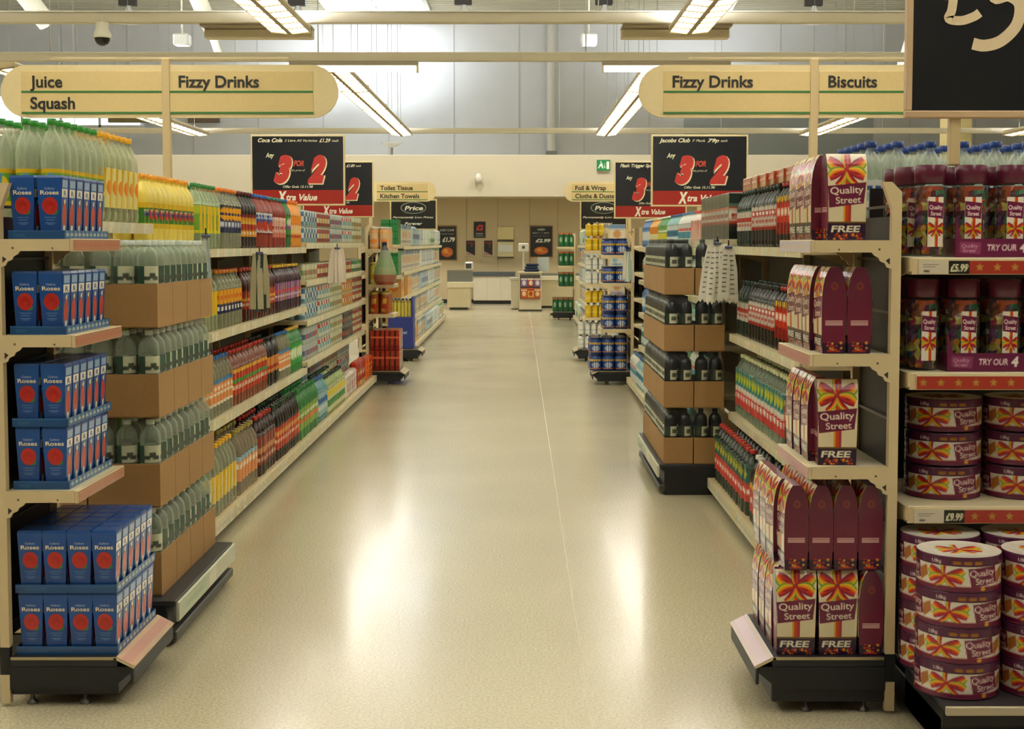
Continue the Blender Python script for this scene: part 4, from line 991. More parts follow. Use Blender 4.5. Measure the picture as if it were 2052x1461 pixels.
wing(-1, 4.28, .50, -1.574, -1.350, -1.180, [1.432, 1.142, .668], .155, [pinkl, pinkl, pinkl, ('b48a64', 'b0705c', 'b87458')], 'near left end shelving with blue chocolate cartons')
wing(1, 4.21, .50, 1.118, .874, .713, [1.428, 1.090, .752], .176, [('d8d0c4', 'd8cce0', 'e8c890'), pinkr, pinkr, ('d0b8b0', 'd8bcc8', 'e0ccd0')], 'near right end shelving with plum chocolate cartons')

# blue cartons
def roses_carton():
    root = MB()
    H, wt, wb, dt, db = .188, .0765, .059, .070, .056
    def wz(v): return wb+(wt-wb)*v
    def dz(v): return db+(dt-db)*v
    m = MB()
    BL = '1b4f9c'; BD = '173a78'
    P = []
    for v in (0, .96, 1.0):
        w, d = wz(v)/2, dz(v)/2
        if v == 1.0: w *= .93; d *= .93
        P += [(-w, -d, v*H), (w, -d, v*H), (w, d, v*H), (-w, d, v*H)]
    F = [[0, 3, 2, 1], [8, 9, 10, 11]]+[[k*4+i, k*4+(i+1) % 4, (k+1)*4+(i+1) % 4, (k+1)*4+i] for k in (0, 1) for i in range(4)]
    m.add(P, F, '1d4c92', 'glosscard')
    a = Art(wt, H, 46, BL)
    for i in range(40): y = i/40*H*.45; a.rect(0, y, wt, y+H*.012, '1a4488' if i % 2 else '1b4a92')
    a.text('Cadbury', wt*.5, H*.805, H*.035, 'b8b4c4', wt*.42, centre=True, shear=.2)
    a.text('Roses', wt*.5, H*.715, H*.072, '23305c', wt*.80, bold=.07, centre=True); a.text('Roses', wt*.5, H*.72, H*.07, 'efe6d2', wt*.78, bold=.025, centre=True)
    a.ell(wt*.66, H*.43, wt*.2, H*.05, '3f7c48'); a.ell(wt*.5, H*.53, wt*.35, H*.145, 'c02a24')
    for dx_, dy_, rr_, cc in ((-.08, .02, .2, 'b42620'), (.1, -.01, .17, 'b0241f'), (.02, .03, .12, 'aa201c'), (.0, -.04, .1, 'bd2c25')): a.ell(wt*(.5+dx_), H*(.53+dy_), wt*rr_, H*rr_*.42, cc)
    for y, w0 in ((.33, .55), (.29, .4), (.24, .5), (.215, .3)): a.rect(wt*(.5-w0/2), H*y, wt*(.5+w0/2), H*(y+.012), '5f84b8')
    e = .0008
    m.art(a, lambda u, v: ((u-.5)*wz(v*.96), -dz(v*.96)/2-e, v*.96*H), 'glosscard')
    m.art(a, lambda u, v: ((.5-u)*wz(v*.96), dz(v*.96)/2+e, v*.96*H), 'glosscard')
    a = Art(dt, H, 30, '1c4a94')
    a.rect(dt*.1, H*.84, dt*.9, H*.97, '8aa8d0'); a.rect(dt*.05, H*.68, dt*.95, H*.82, 'e4e0d2'); a.text('R', dt*.3, H*.70, H*.09, '2a4a8a', dt*.4)
    a.poly([(dt*.35, H*.62), (dt*.65, H*.66), (dt*.6, H*.5), (dt*.45, H*.5)], 'd8c8a0')
    a.ell(dt*.48, H*.36, dt*.3, H*.21, 'c24a2c'); a.ell(dt*.48, H*.36, dt*.18, H*.15, 'b83424')
    a.poly([(dt*.3, H*.05), (dt*.62, H*.03), (dt*.7, H*.2), (dt*.35, H*.2)], 'd8dcc8'); a.rect(dt*.86, 0, dt, H, '1a3c7c')
    m.art(a, lambda u, v: (wz(v*.96)/2+e, (u-.5)*dz(v*.96), v*.96*H), 'glosscard')
    m.art(a, lambda u, v: (-wz(v*.96)/2-e, (.5-u)*dz(v*.96), v*.96*H), 'glosscard')
    o = m.build('chocolate_carton'); tag(o, '', 'carton'); return o
ROSES = roses_carton()
def display_tray(w, d, key):
    m = MB(); h = .026; t = .003; c = '1d4a86'
    m.box(0, w, 0, d, 0, t, c, 'glosscard'); m.box(0, w, -0, t, 0, h, c, 'glosscard'); m.box(0, w, d-t, d, 0, h, c, 'glosscard')
    m.box(0, t, 0, d, 0, h, c, 'glosscard'); m.box(w-t, w, 0, d, 0, h, c, 'glosscard')
    a = Art(d, h, 60, '2a5c94')
    for i in range(11):
        x = d*(.04+i*.087); a.rect(x, h*.35, x+d*.05, h*.7, 'b8c8bc'); a.rect(x+d*.01, h*.2, x+d*.03, h*.85, '88a8b0')
    m.art(a, lambda u, v: (w+.0008, u*d, v*h), 'glosscard')
    a = Art(w, h, 30, '1f4c80'); a.rect(0, h*.8, w, h, '2a5a90'); a.rect(w*.1, h*.3, w*.3, h*.6, '2c5c88')
    m.art(a, lambda u, v: (u*w, -.0008, v*h), 'glosscard')
    o = m.build('display_tray'); tag(o, '', 'tray'); return o
def roses():
    T2 = display_tray(.170, .455, 2); T4 = display_tray(.311, .455, 4)
    y0 = 4.305
    def tier(T, x0, z, ncol, pit, desc):
        desc2 = desc.replace('on the ', '').replace('in the ', '').replace(' of the ', ' of ')
        place(T, (x0, y0, z+.0005), 0, 'blue cardboard display tray %s' % desc)
        for c in range(ncol):
            for j in range(6):
                if j > 1 and c < ncol-1 : 
                    pass
                cl = ('leftmost column', 'second column', 'third column', 'aisle-side column')[c] if ncol == 4 else ('left column', 'aisle-side column')[c]
                fr = 'facing out' if j == 0 else 'behind the first'
                l = 'blue rose carton, %s, %s' % (desc2, cl)
                place(ROSES, (x0+.044+c*pit, y0+.041+j*.0735, z+.0045), random.uniform(-.03, .03) if j == 0 else 0, l+place_of(j, 6), 'blue chocolate cartons, '+desc2)
    tier(T2, -1.543, 1.432, 2, .081, 'on the top left end shelf')
    tier(T2, -1.543, 1.142, 2, .081, 'on the second left end shelf')
    tier(T2, -1.543, .668, 2, .081, 'in the lower tier of third left shelf')
    tier(T2, -1.543, .668+.1925, 2, .081, 'in the upper tier of third left shelf')
    tier(T4, -1.545, .155, 4, .0758, 'in the lower tier on the left end base')
    tier(T4, -1.545, .155+.1925, 4, .0758, 'in the upper tier on the left end base')
roses()

# plum cartons with ribbon bow
def bow(a, cx, cy, rx, ry):
    """ribbon bow: two pairs of striped loops, two tails"""
    loops = [(150, 1.02, .36, 1), (205, .98, .30, -1), (28, 1.05, .34, -1), (338, .98, .34, 1), (238, .95, .17, 1), (303, .92, .17, -1), (90, .95, .13, 1)]
    pal = ['8c1c3c', 'c02c20', 'd8481c', 'e88c20', 'e0bc2c', '7c9c34']
    for ang, ln, wd, flip in loops:
        t = R(ang); dx, dy = math.cos(t), math.sin(t); nx, ny = -dy, dx
        for k in range(6):
            c = pal[k]; f0, f1 = flip*(-1+2*k/6), flip*(-1+2*(k+1)/6); A, B = [], []
            for q in range(9):
                s_ = q/8; ww = wd*math.sin(min(1., s_*1.02)*math.pi*.80)**.8 if s_ > 0 else .02
                bend = .10*flip*math.sin(s_*math.pi)
                A.append((dx*s_*ln+nx*(f0*ww+bend), dy*s_*ln+ny*(f0*ww+bend))); B.append((dx*s_*ln+nx*(f1*ww+bend), dy*s_*ln+ny*(f1*ww+bend)))
            a.poly([(cx+p[0]*rx, cy+p[1]*ry) for p in A+B[::-1]], c)
        a.poly([(cx+(dx*s_+nx*o)*rx, cy+(dy*s_+ny*o)*ry) for s_, o in ((.2, .0), (.55, .045), (.8, .05*flip), (.55, -.03))], '7a1830')
    a.ell(cx, cy, rx*.13, ry*.11, 'a82c28')
def qs_carton(name='chocolate_carton'):
    H, W = .258, .122
    prof = [(0, .0325), (.08, .034), (.3, .036), (.55, .0368), (.7, .0355), (.8, .0325), (.88, .028), (.94, .022), (.98, .016), (1., .012)]
    wpr = [(0, .92), (.3, .94), (.6, .97), (.85, 1.0), (1., 1.0)]
    def ip(t, v):
        for i in range(len(t)-1):
            if v <= t[i+1][0]:
                f = (v-t[i][0])/(t[i+1][0]-t[i][0]); return t[i][1]+(t[i+1][1]-t[i][1])*f
        return t[-1][1]
    m = MB(); N = 14; P = []
    for k in range(N+1):
        v = k/N; d = ip(prof, v); w = ip(wpr, v)*W/2
        P += [(-w, -d, v*H), (w, -d, v*H), (w, d, v*H), (-w, d, v*H)]
    F = [[0, 3, 2, 1], [N*4, N*4+1, N*4+2, N*4+3]]+[[k*4+i, k*4+(i+1) % 4, (k+1)*4+(i+1) % 4, (k+1)*4+i] for k in range(N) for i in range(4)]
    m.add(P, F, '6c2038', 'glosscard')
    a = Art(W, H, 66, 'dccdaa')
    a.rect(W*.40, 0, W*.60, H, 'c8401c'); a.rect(W*.40, 0, W*.45, H, 'd8a030'); a.rect(W*.54, 0, W*.60, H, 'a02c34')
    bow(a, W*.48, H*.815, W*.5, H*.22)
    a.poly([(W*.02, H*.375), (W*.93, H*.425), (W*.98, H*.67), (W*.0, H*.625)], '6a1f3c')
    a.text('Quality', W*.06, H*.53, H*.082, 'e4d6c0', W*.86, rot=.05, bold=.015); a.text('Street', W*.2, H*.42, H*.078, 'e4d6c0', W*.66, rot=.05, bold=.015)
    a.rect(0, 0, W, H*.20, '2c1430'); a.rect(0, H*.195, W, H*.215, '6c5024')
    a.text('FREE', W*.07, H*.095, H*.075, 'e2dac4', W*.80, bold=.035, shear=.12)
    rs = random.Random(3)
    for i in range(26): a.ell(W*rs.uniform(.12, .9), H*rs.uniform(.015, .075), W*.035, H*.012, rs.choice(['c84820', 'e08a24', '9c2830']))
    e = .0007
    def fA(u, v): return ((u-.5)*ip(wpr, v)*W, -ip(prof, v)-e, v*H)
    def fB(u, v): return ((.5-u)*ip(wpr, v)*W, ip(prof, v)+e, v*H)
    m.art(a, fA, 'glosscard'); m.art(a, fB, 'glosscard')
    a = Art(.084, H, 28, '6e1f3a'); D = .084
    a.rect(0, 0, D, H*.12, '341230')
    for i in range(60): y = .12+.88*i/60; a.rect(0, H*y, D, H*(y+.016), (.43-.1*max(0, y-.35)*1.2, .115, .225-.02*y))
    a.rect(D*.14, H*.325, D*.86, H*.385, 'c89a98'); a.rect(D*.16, H*.345, D*.84, H*.35, '8a5060'); a.rect(D*.16, H*.362, D*.84, H*.367, '8a5060')
    a.ell(D*.5, H*.78, D*.16, H*.045, '84402c'); a.ell(D*.5, H*.78, D*.1, H*.03, '6e1f3a')
    for i in range(16): a.ell(D*rs.uniform(.2, .85), H*rs.uniform(.03, .13), D*.06, H*.012, rs.choice(['c84820', 'e0a034', 'b03028']))
    a.rect(D*.2, H*.02, D*.8, H*.04, 'b8301c')
    def fC(u, v): return (ip(wpr, v)*W/2+e, (u-.5)*2*ip(prof, v), v*H)
    def fD(u, v): return (-ip(wpr, v)*W/2-e, (.5-u)*2*ip(prof, v), v*H)
    m.art(a, fC, 'glosscard'); m.art(a, fD, 'glosscard')
    o = m.build(name); tag(o, '', 'carton'); return o
QS = qs_carton()
def plum():
    y0 = 4.280
    def broad(x, y, z, l, rz=0., g=None): place(QS, (x*.983, y, z+.0005), rz, l, g)
    def row(x, z, n, yst, where, pit=.126):
        for j in range(n):
            l = 'plum carton turned to the aisle, %s' % where
            broad(x, yst+j*pit, z, l+', '+('nearest', 'middle', 'farthest')[j], R(-90)+random.uniform(-.03, .03), l)
    # top shelf
    broad(.995, 4.300, 1.428, 'chocolate carton facing out alone on the top right end shelf', R(4))
    row(.945, 1.428, 3, 4.415, 'top right end shelf behind the front one', .122)
    # second
    for k, (x, w) in enumerate(((.955, 'left'), (1.032, 'right'))):
        broad(x, 4.290, 1.090, 'plum carton side on, %s of the pair on the second right end shelf' % w, R(-90))
    row(.945, 1.090, 3, 4.420, 'second right end shelf behind the pair', .122)
    # third
    broad(.975, 4.280, .752, 'chocolate carton facing out alone on the third right end shelf', R(-3))
    row(.938, .752, 3, 4.390, 'third right end shelf behind the front one', .125)
    # base
    z = .1765
    broad(.852, 4.265, z, 'chocolate carton facing out on the right end base, left of two', R(-2)); broad(.978, 4.265, z, 'chocolate carton facing out on the right end base, right of two', R(2))
    broad(1.079, 4.280, z, 'chocolate carton with plum side out, bottom right of the right end base', R(-90))
    row(.828, z, 3, 4.375, 'lower tier of the right end base', .124)
    row(.92, z, 3, 4.375, 'lower tier of the right end base, inner line', .124)
    row(1.012, z, 3, 4.375, 'lower tier of right end base, third line in', .124)
    z = .1765+.2595
    for k in range(4):
        broad(.848+k*.0755, 4.285, z, 'plum carton side on in the upper base tier, %s of four' % ('leftmost', 'second', 'third', 'rightmost')[k], R(-90))
    for k in range(3):
        row(.835+k*.09, z, 3, 4.409, 'upper tier of the right end base, %s line' % ('aisle-side', 'middle', 'inner')[k], .124)
plum()

# ------------------------------------------------------------------ right end-of-aisle unit: jars and tins
def star(cx, cy, r):
    return [(cx+(r if i % 2 == 0 else r*.42)*math.sin(i*math.pi/5), cy+(r if i % 2 == 0 else r*.42)*math.cos(i*math.pi/5)) for i in range(10)]
def end_unit():
    x0, x1 = 1.16, 2.16; yf = 4.20
    root = empty('end_shelving', (x0, yf, 0)); tag(root, 'dark-based end-of-aisle shelving of jars and round tins at the right', 'shelves')
    m = MB(); m.box(0, x1-x0, .52, .535, .12, 1.60, '1c1a20', 'paint'); m.build('back_panel', root)
    for z, price in ((1.377, '£5.99'), (1.035, None), (.635, '£9.99')):
        m = MB(); m.box(0, x1-x0, .006, .52, z-.018, z, CREAM2, 'paint', .002); m.prism([(.0, z-.04), (.52, z-.12), (.52, z), (0, z)], 'x', -.006, -.001, CREAM, 'paint')
        m.prism([(.002, z-.002), (.06, z-.035), (.06, z-.05), (.002, z-.05)], 'x', .0, .06, CREAM, 'paint')
        sh = m.build('shelf', root)
        W = x1-x0-.018; H = .042; a = Art(W, H, 300, 'a8362a'); k = 0.
        a.rect(0, H*.92, W, H, 'd8c8a0')
        if price:
            a.rect(0, 0, .088, H*.92, 'cfc4b0'); a.rect(.012, H*.62, .06, H*.66, '8a8070'); a.rect(.012, H*.5, .05, H*.54, '8a8070'); a.rect(.015, H*.12, .032, H*.26, '4a453c')
            a.rect(.088, 0, .15, H*.92, '22221c'); a.text(price, .092, H*.18, H*.52, 'e6dfb8', .054, shear=.25, bold=.04); k = .16
        x = k+.02
        while x < W:
            a.poly(star(x, H*.47, H*.33), 'b8883a'); x += .052
        m = MB(); m.box(.018, x1-x0, -.004, .006, z-.05, z-.004, CREAM, 'paint', .001)
        m.art(a, lambda u, v: (.018+u*W, -.0048, z-.048+v*H), 'glosscard'); m.build('price_rail', sh)
    m = MB(); m.box(0, x1-x0, -.37, .52, .03, .12, DARK, 'paint', .004); m.prism([(-.38, .142), (-.38, .10), (-.32, .03), (.0, .03), (.0, .142)], 'x', .0, x1-x0, DARK, 'paint'); m.build('plinth', root)
    m = MB(); m.box(.0, x1-x0, -.40, .52, .142, .158, '2c2a2c', 'paint', .002); m.box(.0, x1-x0, -.412, -.40, .138, .162, 'b8aa90', 'paint', .002); m.build('base_shelf', root)
end_unit()
def tin():
    r, h = .1165, .0995
    root = empty('chocolate_tin'); tag(root, '', 'tin')
    m = MB(); m.lathe([(r*.96, 0), (r, .002), (r, .004), (r*.985, .006), (r*.985, h*.76)], 48, '5c1c38', 'plastic')
    C_ = 2*math.pi*r*.988; H = h*.70
    a = Art(C_, H, 210, 'd9d0c2'); a.rect(0, 0, C_, H*.13, '6a1c3a'); a.rect(0, H*.13, C_, H*.17, '8c2c2c')
    P = C_/3
    for k in range(-1, 4):
        ox = k*P
        a.rect(ox-P*.05, H*.5, ox+P*.95, H*.58, 'c8401c') if False else None
        bow(a, ox+P*.22, H*.56, P*.225, H*.52)
        q = ox+P*.5
        a.poly([(q-P*.02, H*.88), (q+P*.34, H*.99), (q+P*.37, H*.30), (q+P*.02, H*.13)], '6a1f3c')
        a.text('Quality', q+P*.0, H*.56, H*.27, 'e0d2c4', P*.33, rot=.06, bold=.015); a.text('Street', q+P*.07, H*.25, H*.25, 'e0d2c4', P*.26, rot=.06, bold=.015)
        a.ell(q+P*.16, H*.07, P*.03, H*.09, 'd89030')
        a.poly([(ox+P*.88, H*.2), (ox+P*1.0, H*.5), (ox+P*.98, H*.9), (ox+P*.86, H*.7)], 'a86830')
    m.art(a, lambda u, v: (r*.989*math.cos(-math.pi/2+(u-.5+.33)*2*math.pi), r*.989*math.sin(-math.pi/2+(u-.5+.33)*2*math.pi), .006+v*H), 'glosscard', 3, True)
    m.build('tin_body', root)
    m = MB(); m.lathe([(r*.99, h*.74), (r*1.0, h*.745), (r*1.0, h*.97), (r*.985, h)], 48, '53203f', 'plastic', cap=False); m.lathe([(r*.985, h), (r*.93, h*.985), (.001, h*.985)], 48, 'd4ccc0', 'plastic', cap=False)
    a = Art(C_, h*.2, 200, '53203f')
    for k in range(3):
        ox = k*P
        a.text('1.8kg', ox+P*.05, h*.05, h*.1, 'd8ccc8', P*.12, bold=.03)
        for q in range(3): a.rect(ox+P*(.3+q*.12), h*.03, ox+P*(.39+q*.12), h*.12, '9c6420')
    m.art(a, lambda u, v: (r*1.003*math.cos(-math.pi/2+(u-.5)*2*math.pi), r*1.003*math.sin(-math.pi/2+(u-.5)*2*math.pi), h*.76+v*h*.2), 'glosscard', 3, True)
    A = Art(2*r*.7, 2*r*.7, 40, 'd4ccc0'); bow(A, r*.7, r*.7, r*.6, r*.6)
    m.art(A, lambda u, v: ((u-.5)*1.3*r, (v-.5)*1.3*r, h*.987), 'glosscard')
    m.build('tin_lid', root)
    return root
def tins():
    T = tin(); h = .1
    st = [(1.242, 3.97, 'front left stack'), (1.482, 3.97, 'front right stack'), (1.722, 3.97, 'hidden right stack'), (1.262, 4.22, 'rear left stack'), (1.505, 4.22, 'rear middle stack')]
    for x, y, l in st[:5]:
        for k in range(4):
            place(T, (x, y, .1585+k*h), random.uniform(-.12, .12), 'round plum chocolate tin, %s on the floor-level base, %s' % (l, ('lowest', 'second up', 'third up', 'topmost')[k]))
    for x, l in ((1.325, 'left stack'), (1.572, 'right stack')):
        for k in range(3):
            place(T, (x, 4.42, .6355+k*.1045), random.uniform(-.08, .08)+.1, 'round plum chocolate tin on the shelf marked £9.99, %s, %s' % (l, ('lowest', 'middle one', 'topmost')[k]))
tins()
def jars():
    r, h = .0495, .275
    root = empty('chocolate_jar'); tag(root, '', 'jar')
    rs = random.Random(5)
    # contents: wrapped sweets pressed against the wall
    m = MB(); pal = ['c84a24', 'd8a02c', '2c4c94', '7a2458', '2c7c4c', 'c8305c', 'd8c45c', '4c2418', '8c3c9c', 'b0601c']
    n1, n2 = 20, 16
    pal = ['a8401c', 'b8801c', '24407c', '4a1838', '1c5c3c', '9c2448', 'b0a04c', '2c1812', '5c2c68', '8c4c18', '3c1c18', '2a1420', '703018']
    V = {}
    for j in range(n2+1):
        for i in range(n1):
            t = (i+rs.uniform(-.42, .42))*2*math.pi/n1; rr_ = r*rs.uniform(.74, .93)
            V[(i, j)] = (rr_*math.cos(t), rr_*math.sin(t), .008+(j+(rs.uniform(-.4, .4) if 0 < j < n2 else 0))*(h*.74)/n2)
    cc = {}
    for j in range(n2):
        for i in range(n1):
            c_ = cc.get((i, j-1)) if rs.random() < .35 else cc.get((i-1, j)) if rs.random() < .35 else None
            cc[(i, j)] = c_ = c_ or rs.choice(pal)
            m.add([V[(i, j)], V[((i+1) % n1, j)], V[((i+1) % n1, j+1)], V[(i, j+1)]], ((0, 1, 2), (0, 2, 3)), c_, 'glosscard')
    m.add([V[(i, n2)] for i in range(n1)], [list(range(n1))], '5a3020', 'glosscard')
    m.build('wrapped_sweets', root)
    m = MB(); m.lathe([(r*.9, .0), (r, .006), (r, h*.68), (r*.97, h*.74), (r*.86, h*.79), (r*.86, h*.82)], 32, 'e8e4dc', 'film', cap=False); m.build('jar_body', root)
    m = MB(); m.lathe([(r*.92, h*.80), (r*.96, h*.805), (r*.98, h*.99), (r*.93, h)], 32, '5c1c34', 'plastic'); 
    for i in range(32):
        t = i*2*math.pi/32; m.box(-.0, .0, 0, 0, 0, 0, '5c1c34') if False else None
    m.build('jar_lid', root)
    W, H = .050, h*.54; a = Art(W, H, 40, 'ece0d2')
    a.rect(W*.42, 0, W*.62, H, 'c8401c'); a.rect(W*.42, 0, W*.47, H, 'd8902c'); bow(a, W*.5, H*.36, W*.55, H*.19)
    a.poly([(W*.02, H*.60), (W*.97, H*.56), (W*1.0, H*.88), (W*.02, H*.92)], '6e1f44')
    a.text('Quality', W*.08, H*.755, H*.085, 'e8d0d0', W*.84, rot=-.02, bold=.03); a.text('Street', W*.16, H*.63, H*.08, 'e8d0d0', W*.68, rot=-.02, bold=.03)
    m = MB(); ang = W/r
    def fn(u, v):
        t = -math.pi/2+(u-.5)*ang; k = 1.01; return (r*k*math.cos(t)*(1-.0*v), r*k*math.sin(t), h*.11+v*H)
    m.art(a, fn, 'glosscard', 4, True); m.build('paper_label', root)
    for zi, (z, xs) in enumerate(((1.3785, 1.240), (1.0365, 1.222))):
        for i in range(4):
            for j in range(3):
                if j == 2 and i > 0: continue
                l = 'sweet jar with purple lid on the %s, %s column, %s' % (('jar shelf marked £5.99', 'second jar shelf')[zi], ('leftmost', 'second', 'third', 'rightmost')[i], ('front', 'behind the front one', 'rearmost')[j])
                l = 'purple-lidded sweet jar, %s jar shelf, %s column, %s' % (('upper', 'lower')[zi], ('leftmost', 'second', 'third', 'rightmost')[i], ('front', 'second back', 'rearmost')[j])
                place(root, (xs+i*.124-((.028, .010)[zi] if j and i == 0 else 0), 4.44+j*.122-(.13 if False else 0)-.13, z), random.uniform(-.15, .15)+.12*(i == 0), l)
        # printed carton front
        xa = xs+.0605; W, H = .45, .055
        a = Art(W, H, 170, '6a1d44'); a.poly([(.012, H*.25), (.075, H*.15), (.078, H*.8), (.012, H*.85)], '8a3a64')
        a.text('Quality', .018, H*.52, H*.2, 'c890a8', .05); a.text('Street', .022, H*.27, H*.2, 'c890a8', .04)
        a.text('TRY OUR', .095, H*.36, H*.34, 'e0ccd0', .088, shear=.15, bold=.03); a.text('4', .192, H*.3, H*.5, 'ece0e0', .022, shear=.15, bold=.06); a.text('NEW SWEETS', .268, H*.36, H*.34, 'e0ccd0', .15, shear=.15, bold=.03)
        m = MB(); m.box(0, W, 0, .003, 0, H, '6a1d44', 'glosscard'); m.prism([(0, H), (0, H+.065), (.018, H)], 'y', 0, .003, '6a1d44', 'glosscard')
        m.box(0, .003, 0, .24, 0, H, '5a1838', 'glosscard'); m.box(0, W, 0, .24, 0, .0004, '5a1838', 'glosscard')
        m.art(a, lambda u, v: (u*W, -.0006, v*H), 'glosscard')
        o = m.build('display_tray', None, (xa, 4.247, z-.0008)); tag(o, 'plum printed jar tray reading TRY OUR 4 NEW SWEETS, %s jar shelf' % ('upper', 'lower')[zi], 'tray')
jars()
# top of the right end: blue-capped water bottles
bw = bottle('water_blue', .042, .30, 'c4ccc0', '1c3c84', ('d8dcd8', [('b', .3, .6, '9cb8c8'), ('w', .65, .15, '3c5c94')]), near=True, label_z=(.2, .55), name='water_bottle', capk=1.5)
def waters():
    m = MB(); m.box(1.17, 2.3, 4.9, 5.9, 1.455, 1.475, CREAM2, 'paint', .002)
    for y in (4.92, 5.4, 5.86): m.box(1.60, 1.66, y, y+.03, 0, 1.455, CREAM, 'paint')
    m.box(1.2, 1.24, 4.92, 4.95, 0, 1.455, CREAM, 'paint'); m.box(2.2, 2.24, 4.92, 4.95, 0, 1.455, CREAM, 'paint')
    tag(m.build('top_shelf'), 'cream top shelf carrying blue-capped water bottles behind the jars', 'shelf')
    for i in range(9):
        for j in range(5):
            x = 1.215+i*.115+(.02 if i == 0 else 0); y = 5.03+j*.105
            l = 'blue-capped water bottle behind the jars, %s' % ('nearest line', 'second line', 'third line', 'fourth line', 'fifth line')[j]
            place(bw, (x, y, 1.4755), 0, l+', %s from the left' % nth(i), l)
waters()

# ------------------------------------------------------------------ tray stacks
def stack(side, xc, y0, n_y, tray_l, tray_w, zs, n_x, bh, bottle_p, per_l, per_w, box_h, name_l, base_h):
    """trays of bottles: side face plane x = xc; trays run back in Y and inwards (side*X)"""
    s = side
    m = MB(); t = .004; L_, W_ = tray_l-.006, tray_w-.006
    for (a, b, c, d) in ((0, W_, 0, t), (0, W_, L_-t, L_), (0, t, t, L_-t), (W_-t, W_, t, L_-t)): m.box(a, b, c, d, 0, box_h, 'a07a4a', 'brown_card')
    m.box(0, W_, 0, L_, 0, t, '94703f', 'brown_card'); m.box(W_-.0005, W_+.0006, L_*.5-.001, L_*.5+.001, 0, box_h, '7c5a30', 'brown_card')
    T = empty('bottle_tray'); tag(T, '', 'tray'); m.build('cardboard_tray', T)
    m = MB()
    zt = bh+.002
    P = []
    for z, k in ((box_h+.001, .001), (bh*.7, .001), (bh*.86, .006), (bh*.97, .015), (zt, .022)):
        P += [(k, k, z), (W_-k, k, z), (W_-k, L_-k, z), (k, L_-k, z)]
    m.add(P, [[q*4+i, q*4+(i+1) % 4, (q+1)*4+(i+1) % 4, (q+1)*4+i] for q in range(4) for i in range(4)]+[[16, 17, 18, 19]], 'f0f0ea', 'film'); m.build('shrink_wrap', T)
    for k, z in enumerate(zs):
        tl = ('lowest tier', 'second tier up', 'third tier up', 'top tier')[k]
        for iy in range(n_y):
            for ix in range(n_x):
                if ix > 0 and iy > 0: continue
                xx = xc-W_-ix*tray_w if s < 0 else xc+ix*tray_w
                yy = y0+iy*tray_l
                place(T, (xx, yy, z), 0, 'brown cardboard tray of %s, %s, %s' % (name_l, tl, ('nearest the camera' if ix == 0 and iy == 0 else '%s back along the aisle' % ('', 'second', 'third')[iy] if ix == 0 else 'inward of the nearest tray')))
                for a in range(per_w):
                    for b in range(per_l):
                        edge = (b == 0 and iy == 0) or (ix == 0 and ((s < 0 and a >= per_w-2) or (s > 0 and a < 2)))
                        if not edge: continue
                        bx = xx+.003+(a+.5)*(W_-.006)/per_w; by = yy+.003+(b+.5)*(L_-.006)/per_l
                        l = 'bottle of %s in the %s, %s' % (name_l, tl, 'end facing the camera' if (b == 0 and iy == 0) else 'line along the aisle side')
                        idx = iy*per_l+b; l = 'bottle of %s, %s, %s' % (name_l, tl, 'camera end' if (b == 0 and iy == 0) else 'aisle side' if a == (per_w-1 if s < 0 else 0) else 'second line in')
                        l2 = l+((', %s from the aisle' % nth(ix*per_w+(per_w-1-a if s < 0 else a))) if (b == 0 and iy == 0) else place_of(idx, per_l*n_y))
                        place(bottle_p, (bx, by, z+.0045), (RZ[s] if not (b == 0 and iy == 0) else 0)+random.uniform(-.2, .2), l2, l)
wt = bottle('mineral', .0375, .305, 'b4bcac', 'd8dcd8', ('d0cdb4', [('b', .0, 1, 'd0cdb4'), ('s', .02, .2, 0, '1f4a38'), ('s', .52, .2, 0, '1f4a38'), ('w', .2, .2, '3c443c'), ('r', .3, .3, .4, .6, '444840'), ('r', .8, .3, .9, .6, '444840')]), near=True, label_z=(.50, .70), name='water_bottle', high=True)
stack(-1, -1.272, 5.0, 2, .45, .262, [.165, .4835, .802, 1.1205], 2, .31, wt, 5, 3, .155, 'mineral water', .16)
dk = bottle('darkwine', .037, .305, '14161f', '101118', ('c9c4b0', [('s', .02, .2, 0, '1f2c28'), ('s', .52, .2, 0, '1f2c28'), ('r', .27, .3, .4, .7, '54544a'), ('r', .77, .3, .9, .7, '54544a')]), mat='plastic', near=True, label_z=(.50, .68), name='drink_bottle', high=True)
stack(1, .815, 7.965, 3, .44, .172, [.175, .4935, .812, 1.1305], 2, .31, dk, 5, 2, .15, 'dark bottled drinks', .16)
# bases under the stacks
def dolly(s, xo, xc, y0, y1, w, z, label):
    m = MB(); d = -s
    root = empty('pallet_base', (xc, y0, 0)); tag(root, label, 'pallet base'); X = lambda x: x-xc
    L_ = y1-y0
    m.box(-d*w, d*.0, 0, L_, .0, z-.02, DARK, 'paint', .004); m.box(-d*w, X(xo)-d*.012, 0, L_, z-.02, z, '2a2c30', 'paint', .002); m.build('plinth', root)
    m = MB(); m.box(X(xo)-d*.012, X(xo), .0, L_, z-.075, z-.005, 'c4c4ae', 'paint', .003)
    a = Art(L_, .06, 50, 'c4c4ae'); a.rect(L_*.05, .008, L_*.45, .052, 'b0c0a4'); a.rect(L_*.5, .008, L_*.62, .052, 'd8d8c4'); a.rect(L_*.1, .025, L_*.38, .035, '8c9c84')
    if s < 0: m.art(a, lambda u, v: (X(xo)+.0008, u*L_, z-.07+v*.06), 'card')
    else: m.art(a, lambda u, v: (X(xo)-.0008, (1-u)*L_, z-.07+v*.06), 'card')
    m.build('price_rail', root)
    m = MB(); m.box(-d*.01, X(xo)-d*.01, .0, L_, .02, .055, '3a3a34', 'paint', .004); m.build('bumper', root)
dolly(-1, -1.195, -1.235, 4.93, 5.92, .40, .164, 'dark low base with pale price rail under the mineral water trays')
